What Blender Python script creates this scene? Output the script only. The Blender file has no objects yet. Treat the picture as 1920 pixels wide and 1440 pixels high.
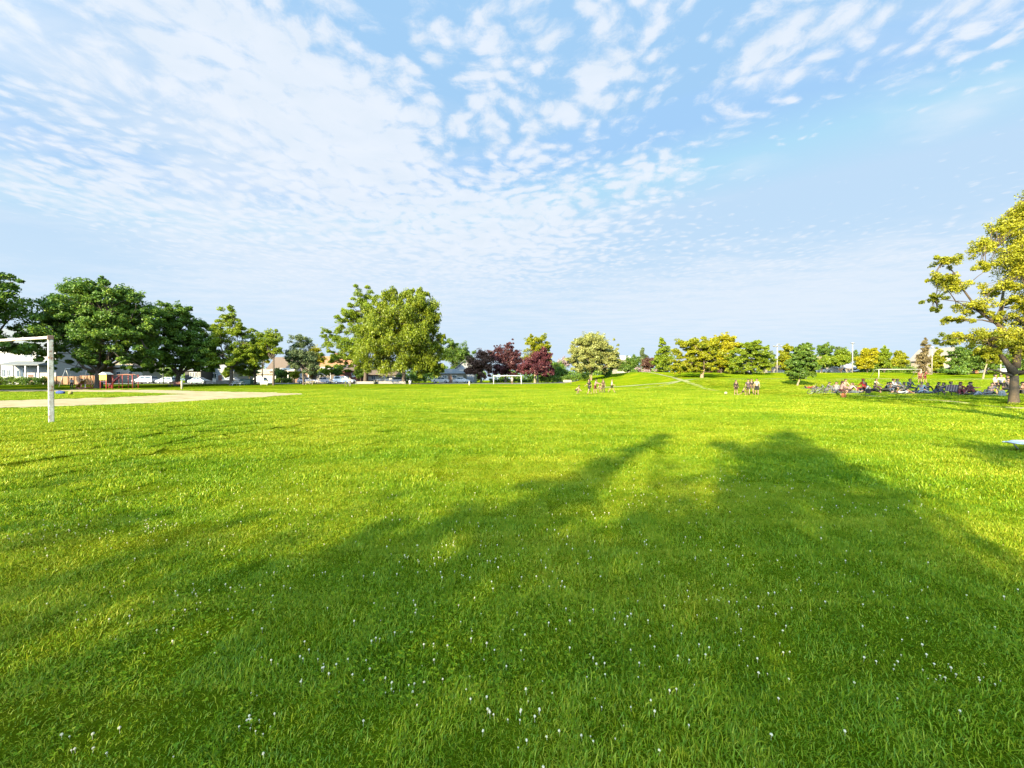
import bpy, bmesh, math, random
import numpy as np
from mathutils import Vector, Matrix
PI = math.pi
R = math.radians
rng = np.random.default_rng(7)
random.seed(7)
scene = bpy.context.scene
COL = scene.collection

# ------------------------------------------------------------------ camera numbers (photo is 1920 x 1440)
F = 720.0; HZ = 713.0; CAMH = 1.65
SUN_EL = R(24.0)
SHD = np.array([math.sin(R(31)), math.cos(R(31))])        # direction shadows fall on the ground

def sst(a, b, x):
    t = np.clip((np.asarray(x, float) - a) / (b - a), 0, 1)
    return t * t * (3 - 2 * t)

def H(x, y):
    x = np.asarray(x, float); y = np.asarray(y, float)
    z = 0.42 * np.exp(-((x + 13.2) ** 2 + (y - 11.5) ** 2) / (2 * 5.0 ** 2))
    right = sst(12, 34, x)
    z = z + 0.95 * sst(42, 100, y) * (1 - right)
    z = z + 0.42 * sst(26.5, 31.5, x) * sst(10, 22, y)
    z = z + right * (1.45 * sst(40, 66, y) + 1.75 * sst(66, 100, y))
    z = z + 0.2 * np.exp(-((x - 31) ** 2 / (2 * 9.0 ** 2) + (y - 108) ** 2 / (2 * 14.0 ** 2)))
    z = z + 0.03 * np.sin(x * 0.35 + 1.3) * np.sin(y * 0.27) + 0.012 * np.sin(x * 1.1 + y * 0.7)
    return z

def hz(x, y): return float(H(x, y))

def at(px, Y):
    """world point on the ground at photo column px and depth Y"""
    x = (px - 960.0) / F * Y
    return x, Y, hz(x, Y)

def ground_at(px, py):
    """where the line of sight through photo pixel (px,py) meets the terrain"""
    u = (px - 960.0) / F; v = (py - HZ) / F
    Y = 1.0; last = 1.0
    while Y < 400:
        if CAMH - v * Y < hz(u * Y, Y): break
        last = Y; Y *= 1.01
    lo, hi = last, Y
    for _ in range(18):
        m = (lo + hi) / 2
        if CAMH - v * m < hz(u * m, m): hi = m
        else: lo = m
    return u * lo, lo, hz(u * lo, lo)

# ------------------------------------------------------------------ objects
def tag(o, label=None, cat=None, group=None, kind=None):
    if label: o['label'] = label
    if cat: o['category'] = cat
    if group: o['group'] = group
    if kind: o['kind'] = kind
    return o

def thing(name, label, cat, loc=(0, 0, 0), rz=0.0, group=None, rot=None):
    o = bpy.data.objects.new(name, None); COL.objects.link(o)
    o.location = loc; o.rotation_euler = rot if rot else (0, 0, rz)
    return tag(o, label, cat, group)

def link(name, me, mat=None, parent=None):
    o = bpy.data.objects.new(name, me); COL.objects.link(o)
    if mat is not None:
        me.materials.clear(); me.materials.append(mat)
    if parent is not None: o.parent = parent
    return o

def children(o): return [c for c in COL.objects if c.parent is o]

def copy_tree(o, parent=None):
    c = o.copy(); COL.objects.link(c)
    if parent is not None: c.parent = parent
    for ch in children(o): copy_tree(ch, c)
    return c

def np_mesh(name, V, faces, smooth=False):
    """faces: (M,k) int array"""
    V = np.ascontiguousarray(V, dtype=np.float32); faces = np.ascontiguousarray(faces, dtype=np.int32)
    me = bpy.data.meshes.new(name)
    me.vertices.add(len(V)); me.vertices.foreach_set('co', V.ravel())
    m, k = faces.shape
    me.loops.add(m * k); me.loops.foreach_set('vertex_index', faces.ravel())
    me.polygons.add(m)
    me.polygons.foreach_set('loop_start', np.arange(0, m * k, k, dtype=np.int32))
    me.polygons.foreach_set('loop_total', np.full(m, k, dtype=np.int32))
    if smooth: me.polygons.foreach_set('use_smooth', np.ones(m, dtype=bool))
    me.update(calc_edges=True); me.validate()
    return me

class MB:
    def __init__(self): self.v = []; self.f = []
    def add(self, vs, fs):
        n = len(self.v); self.v += [tuple(map(float, p)) for p in vs]
        self.f += [tuple(i + n for i in f) for f in fs]; return self
    def box(self, c, s, rz=0.0, M=None):
        x, y, z = s[0] / 2, s[1] / 2, s[2] / 2
        vs = [Vector((sx * x, sy * y, sz * z)) for sz in (-1, 1) for sy in (-1, 1) for sx in (-1, 1)]
        T = Matrix.Translation(c) @ (M if M else Matrix.Rotation(rz, 4, 'Z'))
        return self.add([T @ p for p in vs], [(0, 2, 3, 1), (4, 5, 7, 6), (0, 1, 5, 4), (2, 6, 7, 3), (0, 4, 6, 2), (1, 3, 7, 5)])
    def tube(self, pts, rad, n=8, cap=True):
        pts = [Vector(p) for p in pts]
        if not hasattr(rad, '__len__'): rad = [rad] * len(pts)
        vs = []; prev = None
        for i, p in enumerate(pts):
            d = (pts[min(i + 1, len(pts) - 1)] - pts[max(i - 1, 0)])
            d = d.normalized() if d.length > 1e-9 else Vector((0, 0, 1))
            if prev is None:
                a = d.orthogonal().normalized()
            else:
                a = prev - d * prev.dot(d)
                a = a.normalized() if a.length > 1e-6 else d.orthogonal().normalized()
            prev = a; b = d.cross(a)
            vs += [p + (a * math.cos(2 * PI * k / n) + b * math.sin(2 * PI * k / n)) * rad[i] for k in range(n)]
        fs = []
        for i in range(len(pts) - 1):
            for k in range(n):
                k2 = (k + 1) % n
                fs.append((i * n + k, i * n + k2, (i + 1) * n + k2, (i + 1) * n + k))
        if cap:
            fs.append(tuple(range(n - 1, -1, -1))); fs.append(tuple((len(pts) - 1) * n + k for k in range(n)))
        return self.add(vs, fs)
    def prism(self, outline, y0, y1, T=None):
        """outline in x,z extruded along y"""
        n = len(outline); T = T or Matrix.Identity(4)
        vs = [T @ Vector((x, y0, z)) for x, z in outline] + [T @ Vector((x, y1, z)) for x, z in outline]
        fs = [tuple(range(n)), tuple(range(2 * n - 1, n - 1, -1))]
        fs += [(i + n, (i + 1) % n + n, (i + 1) % n, i) for i in range(n)]
        return self.add(vs, fs)
    def ball(self, c, r, n=10, m=7):
        if not hasattr(r, '__len__'): r = (r, r, r)
        vs = [(c[0], c[1], c[2] - r[2])]
        for j in range(1, m):
            t = -PI / 2 + PI * j / m
            vs += [(c[0] + r[0] * math.cos(t) * math.cos(2 * PI * k / n), c[1] + r[1] * math.cos(t) * math.sin(2 * PI * k / n), c[2] + r[2] * math.sin(t)) for k in range(n)]
        vs.append((c[0], c[1], c[2] + r[2])); fs = []
        for k in range(n):
            k2 = (k + 1) % n
            fs.append((0, 1 + k2, 1 + k))
            for j in range(m - 2):
                fs.append((1 + j * n + k, 1 + j * n + k2, 1 + (j + 1) * n + k2, 1 + (j + 1) * n + k))
            fs.append((1 + (m - 2) * n + k, 1 + (m - 2) * n + k2, len(vs) - 1))
        return self.add(vs, fs)
    def torus(self, c, Rr, r, n=24, m=6, T=None):
        T = T or Matrix.Identity(4); vs = []; fs = []
        for i in range(n):
            a = 2 * PI * i / n
            for j in range(m):
                b = 2 * PI * j / m; q = Rr + r * math.cos(b)
                vs.append(T @ Vector((c[0] + q * math.cos(a), c[1] + r * math.sin(b), c[2] + q * math.sin(a))))
        for i in range(n):
            for j in range(m):
                fs.append((i * m + j, i * m + (j + 1) % m, ((i + 1) % n) * m + (j + 1) % m, ((i + 1) % n) * m + j))
        return self.add(vs, fs)
    def build(self, name, mat=None, parent=None, smooth=False, bevel=0.0):
        me = bpy.data.meshes.new(name); me.from_pydata(self.v, [], self.f)
        bm = bmesh.new(); bm.from_mesh(me)
        bmesh.ops.recalc_face_normals(bm, faces=bm.faces)
        if bevel: bmesh.ops.bevel(bm, geom=bm.edges[:], offset=bevel, segments=1, affect='EDGES')
        bm.to_mesh(me); bm.free()
        if smooth: me.polygons.foreach_set('use_smooth', np.ones(len(me.polygons), dtype=bool))
        me.update()
        return link(name, me, mat, parent)

# ------------------------------------------------------------------ materials
def newmat(name):
    m = bpy.data.materials.new(name); m.use_nodes = True
    nt = m.node_tree; nt.nodes.clear()
    return m, nt, nt.nodes, nt.links

def N(nodes, kind, **kw):
    n = nodes.new(kind)
    for k, v in kw.items():
        if k.startswith('i_'): n.inputs[k[2:].replace('_', ' ')].default_value = v
        elif k.startswith('n_'): n.inputs[int(k[2:])].default_value = v
        else: setattr(n, k, v)
    return n

def c4(c): return (c[0], c[1], c[2], 1.0)

MATS = {}
def plain(name, col, rough=0.6, metal=0.0, var=0.18, scale=3.0, bump=0.0, coat=0.0):
    """paint / cloth / stone with a little uneven wear"""
    if name in MATS: return MATS[name]
    col = [x * .66 for x in col]
    m, nt, nd, lk = newmat(name)
    out = N(nd, 'ShaderNodeOutputMaterial'); b = N(nd, 'ShaderNodeBsdfPrincipled')
    b.inputs['Roughness'].default_value = rough; b.inputs['Metallic'].default_value = metal
    b.inputs['Coat Weight'].default_value = coat
    tc = N(nd, 'ShaderNodeTexCoord'); nz = N(nd, 'ShaderNodeTexNoise'); nz.inputs['Scale'].default_value = scale; nz.inputs['Detail'].default_value = 6
    mx = N(nd, 'ShaderNodeMix', data_type='RGBA')
    mx.inputs[6].default_value = c4([x * (1 - var) for x in col]); mx.inputs[7].default_value = c4([min(1, x * (1 + var)) for x in col])
    lk.new(tc.outputs['Object'], nz.inputs['Vector']); lk.new(nz.outputs['Fac'], mx.inputs[0]); lk.new(mx.outputs[2], b.inputs['Base Color'])
    if bump:
        bp = N(nd, 'ShaderNodeBump'); bp.inputs['Strength'].default_value = bump
        n2 = N(nd, 'ShaderNodeTexNoise'); n2.inputs['Scale'].default_value = scale * 6; n2.inputs['Detail'].default_value = 8
        lk.new(tc.outputs['Object'], n2.inputs['Vector']); lk.new(n2.outputs['Fac'], bp.inputs['Height']); lk.new(bp.outputs['Normal'], b.inputs['Normal'])
    lk.new(b.outputs[0], out.inputs[0]); MATS[name] = m
    return m

def banded(name, col, col2, axis, freq, rough=0.7, width=0.12):
    """boards, clapboard, shingles: dark joints repeating along an axis"""
    if name in MATS: return MATS[name]
    col = [x * .62 for x in col]; col2 = [x * .62 for x in col2]
    m, nt, nd, lk = newmat(name)
    out = N(nd, 'ShaderNodeOutputMaterial'); b = N(nd, 'ShaderNodeBsdfPrincipled'); b.inputs['Roughness'].default_value = rough
    tc = N(nd, 'ShaderNodeTexCoord'); sp = N(nd, 'ShaderNodeSeparateXYZ'); lk.new(tc.outputs['Object'], sp.inputs[0])
    mu = N(nd, 'ShaderNodeMath', operation='MULTIPLY', n_1=freq); fr = N(nd, 'ShaderNodeMath', operation='FRACT'); gt = N(nd, 'ShaderNodeMath', operation='LESS_THAN', n_1=width)
    lk.new(sp.outputs[axis], mu.inputs[0]); lk.new(mu.outputs[0], fr.inputs[0]); lk.new(fr.outputs[0], gt.inputs[0])
    nz = N(nd, 'ShaderNodeTexNoise'); nz.inputs['Scale'].default_value = 2.5; nz.inputs['Detail'].default_value = 6; lk.new(tc.outputs['Object'], nz.inputs['Vector'])
    m1 = N(nd, 'ShaderNodeMix', data_type='RGBA'); m1.inputs[6].default_value = c4([x * .8 for x in col]); m1.inputs[7].default_value = c4([min(1, x * 1.15) for x in col]); lk.new(nz.outputs['Fac'], m1.inputs[0])
    m2 = N(nd, 'ShaderNodeMix', data_type='RGBA'); m2.inputs[7].default_value = c4(col2); lk.new(gt.outputs[0], m2.inputs[0]); lk.new(m1.outputs[2], m2.inputs[6])
    lk.new(m2.outputs[2], b.inputs['Base Color']); lk.new(b.outputs[0], out.inputs[0]); MATS[name] = m
    return m

def leafmat(name, cols, trans=0.35, bloom=None, gloss=0.018):
    """leaves: colour differs from leaf to leaf and from bough to bough"""
    if name in MATS: return MATS[name]
    m, nt, nd, lk = newmat(name)
    out = N(nd, 'ShaderNodeOutputMaterial')
    geo = N(nd, 'ShaderNodeNewGeometry'); tc = N(nd, 'ShaderNodeTexCoord')
    nz = N(nd, 'ShaderNodeTexNoise'); nz.inputs['Scale'].default_value = 0.5; nz.inputs['Detail'].default_value = 3
    lk.new(tc.outputs['Object'], nz.inputs['Vector'])
    a = N(nd, 'ShaderNodeMath', operation='MULTIPLY', n_1=0.55); lk.new(geo.outputs['Random Per Island'], a.inputs[0])
    mr = N(nd, 'ShaderNodeMapRange'); mr.inputs[1].default_value = .3; mr.inputs[2].default_value = .7; mr.inputs[4].default_value = .45
    lk.new(nz.outputs['Fac'], mr.inputs[0])
    s = N(nd, 'ShaderNodeMath', operation='ADD'); lk.new(a.outputs[0], s.inputs[0]); lk.new(mr.outputs[0], s.inputs[1])
    cr = N(nd, 'ShaderNodeValToRGB'); e = cr.color_ramp.elements
    while len(e) < len(cols): e.new(.5)
    for i, c in enumerate(cols): e[i].position = i / (len(cols) - 1); e[i].color = c4(c)
    lk.new(s.outputs[0], cr.inputs[0]); col = cr.outputs[0]
    d = N(nd, 'ShaderNodeBsdfDiffuse'); t = N(nd, 'ShaderNodeBsdfTranslucent'); g = N(nd, 'ShaderNodeBsdfGlossy'); g.inputs['Roughness'].default_value = .45
    m1 = N(nd, 'ShaderNodeMixShader'); m1.inputs[0].default_value = trans; m2 = N(nd, 'ShaderNodeMixShader'); m2.inputs[0].default_value = gloss
    lk.new(col, d.inputs[0]); lk.new(col, t.inputs[0])
    lk.new(d.outputs[0], m1.inputs[1]); lk.new(t.outputs[0], m1.inputs[2]); lk.new(m1.outputs[0], m2.inputs[1]); lk.new(g.outputs[0], m2.inputs[2])
    lk.new(m2.outputs[0], out.inputs[0]); MATS[name] = m
    return m

BARK = plain('bark', (.11, .085, .06), .9, var=.45, scale=5, bump=.8)
BARK_PALE = plain('pale_bark', (.30, .23, .14), .9, var=.35, scale=5, bump=.8)
WHITE = plain('white_paint', (.74, .74, .70), .5, var=.06)
DARKM = plain('dark_metal', (.05, .05, .055), .45, metal=.6)
GREYM = plain('grey_metal', (.42, .43, .42), .4, metal=.5)
RUBBER = plain('rubber', (.02, .02, .02), .8)
GLASS = plain('window_glass', (.05, .07, .085), .08, var=.3, scale=.6)
# ------------------------------------------------------------------ sky
def build_world(sky_gain, cloud_col, cloud_dark, strength):
    w = bpy.data.worlds.new('World'); scene.world = w; w.use_nodes = True
    nt = w.node_tree; nd = nt.nodes; lk = nt.links; nd.clear()
    out = N(nd, 'ShaderNodeOutputWorld'); bg = N(nd, 'ShaderNodeBackground'); bg.inputs[1].default_value = strength
    sky = N(nd, 'ShaderNodeTexSky'); sky.sky_type = 'NISHITA'; sky.sun_disc = False
    sky.sun_elevation = SUN_EL; sky.sun_rotation = SUN_ROT; sky.air_density = 1.0; sky.dust_density = 0.6; sky.ozone_density = 1.6
    tc = N(nd, 'ShaderNodeTexCoord'); sp = N(nd, 'ShaderNodeSeparateXYZ'); lk.new(tc.outputs['Generated'], sp.inputs[0])
    M = lambda op, a, b=None, c=None: _m(nd, lk, op, a, b, c)
    x, y, z = sp.outputs[0], sp.outputs[1], sp.outputs[2]
    zc = M('MAXIMUM', z, 0.035)
    P = N(nd, 'ShaderNodeCombineXYZ'); lk.new(M('DIVIDE', x, zc), P.inputs[0]); lk.new(M('DIVIDE', y, zc), P.inputs[1])
    A = N(nd, 'ShaderNodeCombineXYZ'); lk.new(M('ARCTAN2', x, y), A.inputs[0]); lk.new(M('ARCSINE', z), A.inputs[1])
    def field(blobs, base):
        s = base
        for (px, py, rx, ry, rot, amp) in blobs:
            u = (px - 960) / F; v = (HZ - py) / F; az = math.atan(u); el = math.atan(v * math.cos(az))
            ca = math.cos(az)
            mp = N(nd, 'ShaderNodeMapping', vector_type='TEXTURE')
            mp.inputs[1].default_value = (az, el, 0); mp.inputs[2].default_value = (0, 0, R(rot)); mp.inputs[3].default_value = (rx / F * ca * ca * math.cos(el), ry / F * ca * math.cos(el) ** 2, 1)
            gr = N(nd, 'ShaderNodeTexGradient', gradient_type='SPHERICAL')
            lk.new(A.outputs[0], mp.inputs[0]); lk.new(mp.outputs[0], gr.inputs[0])
            s = M('MULTIPLY_ADD', gr.outputs['Fac'], amp, s)
        return s
    # soft warp so that no outline stays smooth
    wz = N(nd, 'ShaderNodeTexNoise'); wz.inputs['Scale'].default_value = 2.2; wz.inputs['Detail'].default_value = 4
    lk.new(P.outputs[0], wz.inputs[0])
    wv = N(nd, 'ShaderNodeVectorMath', operation='MULTIPLY_ADD'); wv.inputs[1].default_value = (.26, .26, 0)
    lk.new(wz.outputs['Color'], wv.inputs[0]); lk.new(P.outputs[0], wv.inputs[2])
    # puffs
    vo = N(nd, 'ShaderNodeTexVoronoi', feature='SMOOTH_F1'); vo.inputs['Scale'].default_value = 14.5; vo.inputs['Smoothness'].default_value = .55
    lk.new(wv.outputs[0], vo.inputs['Vector'])
    n1 = N(nd, 'ShaderNodeTexNoise'); n1.inputs['Scale'].default_value = 11; n1.inputs['Detail'].default_value = 8; n1.inputs['Roughness'].default_value = .68
    lk.new(wv.outputs[0], n1.inputs[0])
    n0 = N(nd, 'ShaderNodeTexNoise'); n0.inputs['Scale'].default_value = 1.7; n0.inputs['Detail'].default_value = 3; lk.new(P.outputs[0], n0.inputs[0])
    puff = M('ADD', M('MULTIPLY', n1.outputs['Fac'], 1.75), M('MULTIPLY', vo.outputs['Distance'], -.95))      # ~ .1 .. .6
    puff = M('MULTIPLY_ADD', n0.outputs['Fac'], .5, puff)
    blobs = [(360, 150, 820, 330, -8, .74), (760, 330, 560, 220, -22, .62), (1010, 420, 320, 150, 10, 1.05), (200, 330, 420, 140, -10, .55),
             (1150, 120, 240, 190, 30, 1.0), (1490, 70, 290, 150, 15, 1.15), (1860, 40, 330, 190, 25, .8), (1210, 325, 190, 80, 0, .5),
             (560, 480, 620, 130, 0, .55), (1500, 500, 700, 90, 0, .45), (60, 370, 240, 60, -12, .3),
             (1620, 320, 480, 180, -5, -.9), (640, 250, 520, 200, -15, .75), (480, 60, 560, 160, 0, .35), (930, 150, 330, 220, 0, .85), (700, 430, 420, 110, 0, .3), (1280, 60, 120, 200, 20, .25), (90, 455, 420, 90, 0, -.9), (880, 300, 130, 70, -20, -.45), (1285, 110, 75, 190, 10, -.75),
             (1120, 265, 190, 70, 0, -.55), (60, 250, 200, 80, 0, -.5), (330, 250, 260, 60, -15, -.3), (200, 60, 200, 50, -15, -.25), (560, 200, 150, 40, -30, -.3), (640, 90, 330, 40, -20, -.25), (1390, 160, 60, 90, 0, -.3)]
    D = field(blobs, .04)
    cov = M('ADD', puff, M('MULTIPLY', D, .50))
    al = N(nd, 'ShaderNodeMapRange', interpolation_type='SMOOTHSTEP'); al.inputs[1].default_value = .66; al.inputs[2].default_value = 1.34
    lk.new(cov, al.inputs[0])
    lowf = N(nd, 'ShaderNodeMapRange', interpolation_type='SMOOTHSTEP'); lowf.inputs[1].default_value = .06; lowf.inputs[2].default_value = .36; lowf.inputs[3].default_value = .12; lk.new(z, lowf.inputs[0])
    # thin veil, streaked
    vm = N(nd, 'ShaderNodeMapping'); vm.inputs[2].default_value = (0, 0, R(28)); vm.inputs[3].default_value = (1.2, 3.0, 1)
    lk.new(wv.outputs[0], vm.inputs[0])
    n3 = N(nd, 'ShaderNodeTexNoise'); n3.inputs['Scale'].default_value = 1.3; n3.inputs['Detail'].default_value = 7; n3.inputs['Roughness'].default_value = .58
    lk.new(vm.outputs[0], n3.inputs[0])
    vb = [(420, 260, 1000, 420, -8, .95), (760, 560, 1250, 150, 0, .7), (1560, 560, 900, 150, 0, .9), (1400, 320, 160, 60, 15, .5),
          (1800, 225, 220, 60, 12, .45), (1780, 70, 420, 260, 25, .5), (1450, 100, 300, 170, 15, .3), (80, 450, 420, 90, 0, -.6), (1600, 360, 400, 120, 0, -.35)]
    V = field(vb, -.1)
    vs = M('ADD', n3.outputs['Fac'], M('MULTIPLY', V, .6))
    va = N(nd, 'ShaderNodeMapRange', interpolation_type='SMOOTHSTEP'); va.inputs[1].default_value = .5; va.inputs[2].default_value = 1.15; va.inputs[4].default_value = .68
    lk.new(vs, va.inputs[0])
    # colours
    sk = N(nd, 'ShaderNodeMix', data_type='RGBA', blend_type='MULTIPLY'); sk.inputs[0].default_value = 1; mn = N(nd, 'ShaderNodeVectorMath', operation='MINIMUM'); mn.inputs[1].default_value = (1.75, 2.4, 3.2); lk.new(sky.outputs[0], mn.inputs[0]); mxv = N(nd, 'ShaderNodeVectorMath', operation='MAXIMUM'); mxv.inputs[1].default_value = (1.22, 2.05, 3.12); lk.new(mn.outputs[0], mxv.inputs[0]); lk.new(mxv.outputs[0], sk.inputs[6]); sk.inputs[7].default_value = c4(sky_gain)
    n4 = N(nd, 'ShaderNodeTexNoise'); n4.inputs['Scale'].default_value = 6; n4.inputs['Detail'].default_value = 6; 
    off = N(nd, 'ShaderNodeVectorMath', operation='ADD'); off.inputs[1].default_value = (.05, .07, 0); lk.new(wv.outputs[0], off.inputs[0]); lk.new(off.outputs[0], n4.inputs[0])
    sh = N(nd, 'ShaderNodeMapRange'); sh.inputs[1].default_value = .35; sh.inputs[2].default_value = .65; lk.new(n4.outputs['Fac'], sh.inputs[0])
    cc = N(nd, 'ShaderNodeMix', data_type='RGBA'); lk.new(sh.outputs[0], cc.inputs[0]); cc.inputs[6].default_value = c4(cloud_dark); cc.inputs[7].default_value = c4(cloud_col)
    m1 = N(nd, 'ShaderNodeMix', data_type='RGBA'); lk.new(va.outputs[0], m1.inputs[0]); lk.new(sk.outputs[2], m1.inputs[6]); m1.inputs[7].default_value = c4([.5 * a + .5 * b for a, b in zip(cloud_col, cloud_dark)])
    m2 = N(nd, 'ShaderNodeMix', data_type='RGBA'); lk.new(M('MULTIPLY', M('MULTIPLY', al.outputs[0], .9), lowf.outputs[0]), m2.inputs[0]); lk.new(m1.outputs[2], m2.inputs[6]); lk.new(cc.outputs[2], m2.inputs[7])
    # haze paling the lowest sky
    hz_ = N(nd, 'ShaderNodeMapRange', interpolation_type='SMOOTHSTEP'); hz_.inputs[1].default_value = 0.0; hz_.inputs[2].default_value = .36; hz_.inputs[3].default_value = .92; hz_.inputs[4].default_value = 0; lk.new(z, hz_.inputs[0])
    mh = N(nd, 'ShaderNodeMix', data_type='RGBA'); lk.new(hz_.outputs[0], mh.inputs[0]); lk.new(sk.outputs[2], mh.inputs[6]); mh.inputs[7].default_value = c4(HAZE); lk.new(mh.outputs[2], m1.inputs[6])
    # added fill: all unseen sky towards the sun brightened to lift the shaded turf
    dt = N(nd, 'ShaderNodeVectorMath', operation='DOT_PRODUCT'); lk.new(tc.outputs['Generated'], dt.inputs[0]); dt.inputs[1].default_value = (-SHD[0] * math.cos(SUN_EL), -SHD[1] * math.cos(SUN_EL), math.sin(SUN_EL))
    gl = M('MULTIPLY_ADD', M('POWER', M('MAXIMUM', dt.outputs['Value'], 0.0), 2.5), SKY_FILL, 1.0)
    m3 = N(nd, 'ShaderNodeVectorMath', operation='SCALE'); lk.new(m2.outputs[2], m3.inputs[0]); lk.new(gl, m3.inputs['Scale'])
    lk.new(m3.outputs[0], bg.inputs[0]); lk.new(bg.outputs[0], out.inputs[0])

def _m(nd, lk, op, a, b=None, c=None):
    n = nd.new('ShaderNodeMath'); n.operation = op
    for i, q in enumerate((a, b, c)):
        if q is None: continue
        if isinstance(q, (int, float)): n.inputs[i].default_value = q
        else: lk.new(q, n.inputs[i])
    return n.outputs[0]

HAZE = (2.2, 2.72, 3.2); SKY_FILL = 8.0
SUN_ROT = R(180 + 31)      # measured from +Y, clockwise seen from above
SKY_STRENGTH = 0.077
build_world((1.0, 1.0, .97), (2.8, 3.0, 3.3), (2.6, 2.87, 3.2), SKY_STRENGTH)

sl = bpy.data.lights.new('sun', 'SUN'); sl.energy = 5.0; sl.angle = R(.53); sl.color = (1.0, .83, .52)
so = bpy.data.objects.new('sun', sl); COL.objects.link(so)
sd = Vector((SHD[0] * math.cos(SUN_EL), SHD[1] * math.cos(SUN_EL), -math.sin(SUN_EL)))
so.rotation_euler = sd.to_track_quat('-Z', 'Y').to_euler(); so.location = (-30, -50, 40)

cam = bpy.data.cameras.new('camera'); co = bpy.data.objects.new('camera', cam); COL.objects.link(co)
cam.sensor_width = 36; cam.lens = F / 1920 * 36; cam.clip_end = 6000; cam.clip_start = .05
co.location = (0, 0, CAMH); co.rotation_euler = (R(90) - math.atan((720 - HZ) / F), 0, 0)
scene.camera = co
scene.view_settings.view_transform = 'Standard'; scene.view_settings.look = 'None'
scene.view_settings.exposure = 2.0; scene.view_settings.gamma = 1
scene.render.film_transparent = False
scene.cycles.max_bounces = 6; scene.cycles.diffuse_bounces = 3; scene.cycles.transmission_bounces = 3; scene.cycles.glossy_bounces = 2
scene.cycles.caustics_reflective = False; scene.cycles.caustics_refractive = False

# ------------------------------------------------------------------ ground
def graded(lo, a, b, hi, step, grow=1.25):
    core = list(np.arange(a, b + 1e-6, step)); s = step; q = core[-1]; up = []
    while q < hi: s *= grow; q = q + s; up.append(q)
    s = step; q = a; dn = []
    while q > lo: s *= grow; q = q - s; dn.append(q)
    return np.array(dn[::-1] + core + up)

def grass_color(nd, lk, scale_pos=1.0, island=False):
    """turf colour: broad patches and mown streaks in world position"""
    geo = N(nd, 'ShaderNodeNewGeometry')
    n1 = N(nd, 'ShaderNodeTexNoise'); n1.inputs['Scale'].default_value = .22; n1.inputs['Detail'].default_value = 5; n1.inputs['Roughness'].default_value = .6
    lk.new(geo.outputs['Position'], n1.inputs['Vector'])
    mp = N(nd, 'ShaderNodeMapping'); mp.inputs[3].default_value = (.25, 1.1, 1); lk.new(geo.outputs['Position'], mp.inputs[0])
    n2 = N(nd, 'ShaderNodeTexNoise'); n2.inputs['Scale'].default_value = .9; n2.inputs['Detail'].default_value = 6; lk.new(mp.outputs[0], n2.inputs['Vector'])
    s = _m(nd, lk, 'MULTIPLY_ADD', n1.outputs['Fac'], .55, _m(nd, lk, 'MULTIPLY', n2.outputs['Fac'], .45))
    if island:
        s = _m(nd, lk, 'ADD', _m(nd, lk, 'MULTIPLY', s, .9), _m(nd, lk, 'MULTIPLY_ADD', geo.outputs['Random Per Island'], .34, -.17 + .05))
    mr = N(nd, 'ShaderNodeMapRange'); mr.inputs[1].default_value = .3; mr.inputs[2].default_value = .7; lk.new(s, mr.inputs[0])
    cr = N(nd, 'ShaderNodeValToRGB'); e = cr.color_ramp.elements; e.new(.5); e.new(.8)
    for i, (p, c) in enumerate([(0, GR[0]), (.45, GR[1]), (.78, GR[2]), (1, GR[3])]): e[i].position = p; e[i].color = c4(c)
    lk.new(mr.outputs[0], cr.inputs[0])
    return cr.outputs[0]

GR = [(.080, .185, .006), (.168, .272, .007), (.288, .330, .012), (.395, .390, .030)]

def turf_mat():
    m, nt, nd, lk = newmat('turf')
    out = N(nd, 'ShaderNodeOutputMaterial'); col = grass_color(nd, lk)
    geo = N(nd, 'ShaderNodeNewGeometry')
    nf = N(nd, 'ShaderNodeTexNoise'); nf.inputs['Scale'].default_value = 9; nf.inputs['Detail'].default_value = 8; nf.inputs['Roughness'].default_value = .7; lk.new(geo.outputs['Position'], nf.inputs['Vector'])
    mr = N(nd, 'ShaderNodeMapRange'); mr.inputs[1].default_value = .3; mr.inputs[2].default_value = .7; mr.inputs[3].default_value = .24; mr.inputs[4].default_value = .46; lk.new(nf.outputs['Fac'], mr.inputs[0])
    mx = N(nd, 'ShaderNodeMix', data_type='RGBA', blend_type='MULTIPLY'); mx.inputs[0].default_value = 1; lk.new(col, mx.inputs[6]); lk.new(mr.outputs[0], mx.inputs[7])
    d = N(nd, 'ShaderNodeBsdfDiffuse'); d.inputs['Roughness'].default_value = 1; lk.new(mx.outputs[2], d.inputs[0])
    bp = N(nd, 'ShaderNodeBump'); bp.inputs['Strength'].default_value = 1; bp.inputs['Distance'].default_value = .12; lk.new(nf.outputs['Fac'], bp.inputs['Height']); lk.new(bp.outputs[0], d.inputs['Normal'])
    lk.new(d.outputs[0], out.inputs[0]); return m

def blade_mat():
    m, nt, nd, lk = newmat('grass_blades')
    out = N(nd, 'ShaderNodeOutputMaterial'); col = grass_color(nd, lk, island=True)
    d = N(nd, 'ShaderNodeBsdfDiffuse'); t = N(nd, 'ShaderNodeBsdfTranslucent'); g = N(nd, 'ShaderNodeBsdfGlossy'); g.inputs['Roughness'].default_value = .38
    g.inputs[0].default_value = (.9, 1, .55, 1)
    m1 = N(nd, 'ShaderNodeMixShader'); m1.inputs[0].default_value = .42; m2 = N(nd, 'ShaderNodeMixShader'); m2.inputs[0].default_value = .02
    lk.new(col, d.inputs[0]); lk.new(col, t.inputs[0]); lk.new(d.outputs[0], m1.inputs[1]); lk.new(t.outputs[0], m1.inputs[2])
    lk.new(m1.outputs[0], m2.inputs[1]); lk.new(g.outputs[0], m2.inputs[2]); lk.new(m2.outputs[0], out.inputs[0]); return m

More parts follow.
